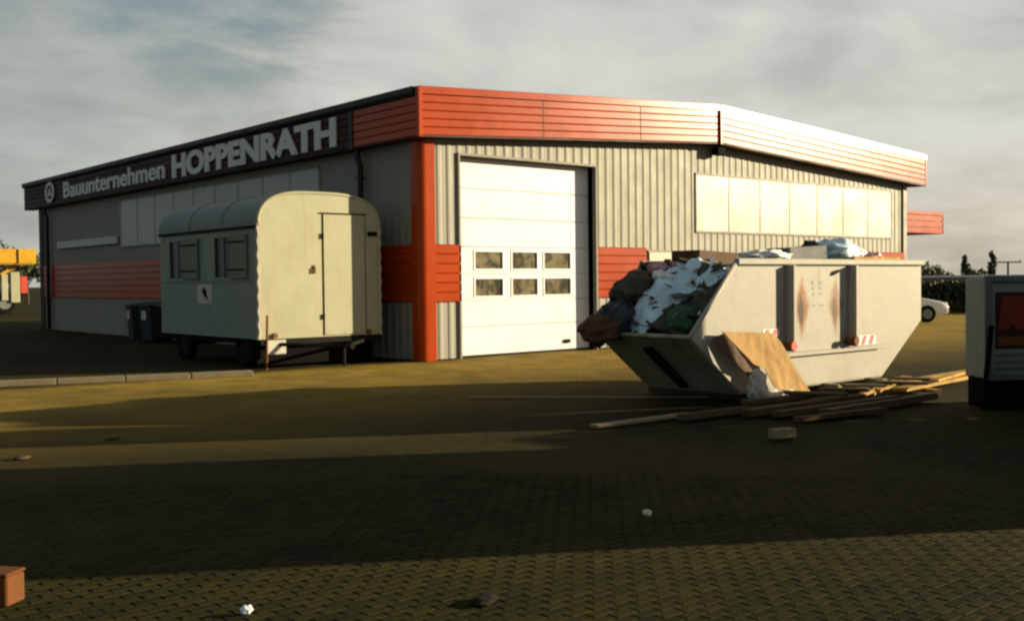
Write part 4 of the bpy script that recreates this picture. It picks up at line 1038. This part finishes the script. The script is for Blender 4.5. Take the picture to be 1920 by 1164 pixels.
def build_background():
    # hedge and pale wall along the far side of the yard
    a, b = at(1560, 605, 47), at(2250, 605, 43); a.z = b.z = 0; d = (b - a).normalized(); L = (b - a).length; nrm = Vector((-d.y, d.x, 0))
    w = thing('boundary_wall', a + nrm * 1.4, 'low pale concrete wall behind the dark hedge beyond the car', 'wall')
    for i in range(int(L / 2.5) + 1):
        p = a + nrm * 1.4 + d * (i * 2.5); q = p + d * 2.47
        MB().prism([p, q, q + nrm * .15, p + nrm * .15], (0, 0, 1.50)).build('wall_slab', 'concrete', w)
        MB().prism([p - nrm * .05 + u * 1.501, q - nrm * .05 + u * 1.501, q + nrm * .2 + u * 1.501, p + nrm * .2 + u * 1.501], (0, 0, .09)).build('coping', 'plastic_white', w)
    hg = thing('hedge', (a + b) / 2, 'long dark clipped hedge behind the parked car', 'hedge'); rnd = random.Random(5); mb = MB(); st = MB()
    for i in range(9000):
        t = rnd.random() * L; hh = 1.30 + .10 * noise.noise(Vector((t * .8, 0, 0)))
        q = a + d * t + nrm * rnd.uniform(-.4, .5) + u * (hh * rnd.random() ** .6)
        x = Vector((rnd.gauss(0, 1), rnd.gauss(0, 1), rnd.gauss(0, 1))).normalized(); y = x.orthogonal().normalized(); z = x.cross(y); s_ = rnd.uniform(.07, .14)
        mb.add([q - y * s_, q + z * s_ * .6, q + y * s_, q - z * s_ * .6], [(0, 1, 2, 3)])
    for i in range(int(L / .8)):
        q = a + d * (i * .8); st.tube([q, q + u * .9], [.03, .015], 5)
    mb.build('foliage', 'leaf_dark', hg); st.build('stem', 'bark', hg)
    # slim trees and a pole beyond
    for i, (px, top, dist, l) in enumerate([(1810, 473, 85, 'slim dark conifer on the horizon, left of the taller one'), (1862, 464, 85, 'taller slim dark conifer on the horizon above the lettered board')]):
        g = at(px, 540, dist); h = at(px, top, dist).z; tree((g.x, g.y, 0), h, .42, 40 + i, l, 'slim conifers on the horizon', 900, .14, True)
    for i, (px, top, dist, rad) in enumerate([(1742, 497, 80, 1.5), (1785, 512, 95, 1.3), (1835, 508, 95, 1.2)]):
        g = at(px, 540, dist); h = at(px, top, dist).z; tree((g.x, g.y, 0), h, rad, 60 + i, ['low bushy tree on the horizon right above the skip corner', 'small bush left of the first conifer on the horizon', 'small bush between the two slim conifers'][i], 'bushes on the horizon', 900, .16)
    g = at(1890, 540, 80); h = at(1890, 490, 80).z
    pt = thing('power_pole', (g.x, g.y, 0), 'thin power pole with a crossarm at the right horizon', 'pole')
    MB().tube([(g.x, g.y, 0), (g.x, g.y, h)], [.10, .07], 8).build('pole', 'old_wood', pt)
    MB().tube([Vector((g.x, g.y, h - .06)) - r * 1.0, Vector((g.x, g.y, h - .06)) + r * 1.0], .05, 6).build('crossarm', 'old_wood', pt)
    for k in (-.9, .9): MB().tube([Vector((g.x, g.y, h - .04)) + r * k, Vector((g.x, g.y, h + .14)) + r * k], .04, 6).build('insulator', 'board_grey', pt)
    # trees beyond the far left corner
    for i, (px, top, dist, rad) in enumerate([(18, 452, 90, 2.2), (52, 447, 95, 2.4)]):
        g = at(px, 545, dist); h = at(px, top, dist).z; tree((g.x, g.y, 0), h, rad, 70 + i, ['pale distant tree at the left picture edge above the yellow truck', 'distant tree between the yellow truck and the hall corner'][i], 'distant trees on the left', 1000, .2)
    # trees across the road, behind the camera to the right: they show in the door glass
    for i, (x, y, h, rad) in enumerate([(34, -46, 6.5, 3.0), (27, -44, 5.0, 2.4), (43, -40, 6.0, 2.8), (21, -48, 6.6, 2.8), (52, -46, 7, 3.2)]):
        tree((x, y, 0), h, rad, 90 + i, ['tall tree across the road', 'small tree across the road', 'round tree across the road', 'wide tree across the road', 'rightmost tree across the road'][i], 'trees across the road', 1500, .26)
build_background()

# ------------------------------------------------------------------ yellow tipper truck at the far left
def build_truck():
    g = at(34, 600, 62); g.z = 0; g = g - Vector((2.6, 0, 0))
    T = thing('tipper_truck', g, 'yellow tipper truck parked beyond the far left corner of the hall', 'truck')
    mt = Matrix.Translation(g) @ Matrix.Diagonal((1.3, 1.3, 1.22, 1)); B = lambda mb, n, m_, par=T, **k: xf(mb, mt).build(n, m_, par, **k)
    bed = part_of('tipper_bed', T)
    B(MB().prism([(-1.9, -1.1, 2.36), (2.45, -1.1, 2.36), (2.55, -1.1, 3.02), (-2.0, -1.1, 3.02)], (0, .06, 0)), 'side_board', 'yellow_paint', bed)
    B(MB().prism([(-1.9, 1.1, 2.36), (2.45, 1.1, 2.36), (2.55, 1.1, 3.02), (-2.0, 1.1, 3.02)], (0, -.06, 0)), 'side_board', 'yellow_paint', bed)
    B(MB().box((-1.9, -1.04, 2.30), (2.45, 1.04, 2.355)), 'bed_floor', 'yellow_paint', bed)
    B(MB().box((2.455, -1.03, 2.36), (2.52, 1.03, 3.0)), 'tail_board', 'yellow_paint', bed); B(MB().box((-1.96, -1.03, 2.36), (-1.9, 1.03, 3.3)), 'head_board', 'yellow_paint', bed)
    for x in (-1.2, -.2, .8, 1.8): B(MB().box((x - .04, -1.16, 2.36), (x + .04, -1.101, 3.02)), 'stake_rib', 'yellow_paint', bed)
    B(MB().prism([(-.2, -.5, .95), (.05, -.5, .95), (2.0, -.5, 2.29), (1.75, -.5, 2.29)], (0, .2, 0)), 'lifting_ram', 'yellow_paint')
    B(MB().box((-3.9, -.45, .75), (2.3, .45, 1.0)), 'chassis', 'chassis')
    B(MB().prism([(-3.9, -1.1, .6), (-2.15, -1.1, .6), (-2.15, -1.1, 2.6), (-3.6, -1.1, 2.6), (-3.9, -1.1, 1.6)], (0, 2.2, 0)), 'cab', 'yellow_paint', bevel=.05)
    B(MB().prism([(-3.55, -1.11, 1.65), (-2.35, -1.11, 1.65), (-2.35, -1.11, 2.35), (-3.4, -1.11, 2.35)], (0, -.01, 0)), 'cab_window', 'dark_glass')
    B(MB().box((1.05, -1.05, .62), (1.32, -.75, 1.85)), 'tool_locker', 'cream', bevel=.03)
    B(MB().box((1.42, -1.08, .52), (1.80, -.75, 1.95)), 'tool_locker', 'cream', bevel=.03)
    B(MB().box((1.82, -1.06, .95), (2.12, -.75, 1.75)), 'tail_panel', 'warn_red', bevel=.02)
    for x in (-3.1, .2, 1.2):
        for y in (-.95, .75):
            w = part_of('wheel', T); B(MB().tube([(x, y, .48), (x, y + .04, .48), (x, y + .22, .48), (x, y + .26, .48)], [.42, .48, .48, .42], 20), 'tyre', 'rubber', w); B(disc((x, y + .0, .48), (0, 1, 0), .26, .03, 16), 'rim', 'galv', w)
build_truck()

def bin_(loc, rz, label):
    T = thing('wheeled_bin', loc, label, 'bin', 'bins by the side wall', rz=rz); mt = Matrix.Translation(loc) @ Matrix.Rotation(rz, 4, 'Z')
    vs = [(-.24, -.26, .06), (.24, -.26, .06), (.24, .26, .06), (-.24, .26, .06), (-.29, -.34, .98), (.29, -.34, .98), (.29, .34, .98), (-.29, .34, .98)]
    xf(MB().add(vs, [(0, 3, 2, 1), (4, 5, 6, 7), (0, 1, 5, 4), (1, 2, 6, 5), (2, 3, 7, 6), (3, 0, 4, 7)]), mt).build('bin_body', 'plastic_dark', T, bevel=.02)
    xf(MB().box((-.10, -.345, .62), (.10, -.325, .86)), mt).build('bin_label', 'paper', T)
    xf(MB().prism([(-.31, -.37, .985), (.31, -.37, .985), (.31, -.1, 1.05), (.31, .36, 1.08), (-.31, .36, 1.08), (-.31, -.1, 1.05)][:2] + [(.31, .36, 1.06), (-.31, .36, 1.06)], (0, 0, .025)), mt).build('lid', 'plastic_dark', T)
    for x in (-.25, .25): xf(disc((x, .27, .10), (1, 0, 0), .10, .05, 14), mt).build('wheel', 'rubber', T)
    xf(MB().tube([(-.22, .40, 1.0), (.22, .40, 1.0)], .018, 8), mt).build('handle', 'plastic_dark', T)
bin_((-.75, 11.3, 0), R(-80), 'dark wheeled bin by the side wall, nearer the trailer')
bin_((-.75, 12.3, 0), R(-95), 'dark wheeled bin by the side wall, farther from the trailer')
# ------------------------------------------------------------------ unseen container added on the right to throw the long shadow over the yard
def build_container():
    x0, x1, y0, y1, h = -2.9, .3, -15.65, -13.25, 2.6
    T = thing('shadow_container', ((x0 + x1) / 2, (y0 + y1) / 2, 0), 'unseen blue container added right of the camera to cast a shadow', 'container')
    def side(axis, s0, s1, fix, sg):
        q = corrugated('x', s0, s1, .18, lambda s: h - .14, .28, .035)
        q.v = [((x, fix + sg * (-y), z) if axis == 'x' else (fix + sg * (-y), x, z)) for x, y, z in q.v]; q.build('side_panel', 'container_blue', T)
    side('x', x0 + .1, x1 - .1, y0 + .02, 1 - 2); side('x', x0 + .1, x1 - .1, y1 - .02, 1); side('y', y0 + .1, y1 - .1, x0 + .02, -1); side('y', y0 + .1, y1 - .1, x1 - .02, 1)
    for x in (x0, x1 - .15):
        for y in (y0, y1 - .15): MB().box((x, y, 0), (x + .15, y + .15, h)).build('corner_post', 'container_blue', T)
    for z in (.03, h - .16):
        for y in (y0 + .01, y1 - .13): MB().box((x0 + .151, y, z), (x1 - .151, y + .12, z + .16)).build('rail', 'container_blue', T)
        for x in (x0 + .01, x1 - .13): MB().box((x, y0 + .151, z), (x + .12, y1 - .151, z + .16)).build('rail', 'container_blue', T)
    MB().box((x0 + .02, y0 + .02, h - .05), (x1 - .02, y1 - .02, h - .01)).build('roof_panel', 'container_blue', T)
build_container()

def build_stacks():
    # upright panels and a pallet stack, added out of view to cast yard shadows
    c = Vector((3.0, -12.70, 0)); T = thing('shadow_panels', c, 'unseen upright panels added right of the lettered board to cast a shadow', 'panels')
    for i in range(6):
        x = c.x - .40 + i * .135
        MB().prism([(x, c.y - .52, 0), (x, c.y + .52, 0), (x, c.y + .52, 3.1 - .04 * (i % 3)), (x, c.y - .52, 3.1 - .04 * (i % 3))], (.12, 0, 0)).build('panel', 'yellow_wood', T)
    c = Vector((1.75, -13.50, 0)); T = thing('shadow_pallets', c, 'unseen pallet stack added right of the lettered board to cast a shadow', 'pallets')
    rnd = random.Random(8)
    for k in range(11):
        z = k * .15; j = Vector((rnd.uniform(-.02, .02), rnd.uniform(-.02, .02), 0)); pal = part_of('pallet', T)
        for i in range(5): MB().box((c.x - .6 + j.x, c.y - .5 + j.y + i * .225, z + .122), (c.x + .6 + j.x, c.y - .4 + j.y + i * .225, z + .144)).build('slat', 'old_wood', pal)
        for i in range(3):
            MB().box((c.x - .6 + j.x + i * .55, c.y - .5 + j.y, z + .022), (c.x - .5 + j.x + i * .55, c.y + .5 + j.y, z + .121)).build('bearer_block', 'old_wood', pal)
        MB().box((c.x - .6 + j.x, c.y - .5 + j.y, z), (c.x + .6 + j.x, c.y - .4 + j.y, z + .021)).build('bottom_board', 'old_wood', pal)
        MB().box((c.x - .6 + j.x, c.y + .4 + j.y, z), (c.x + .6 + j.x, c.y + .5 + j.y, z + .021)).build('bottom_board', 'old_wood', pal)
build_stacks()
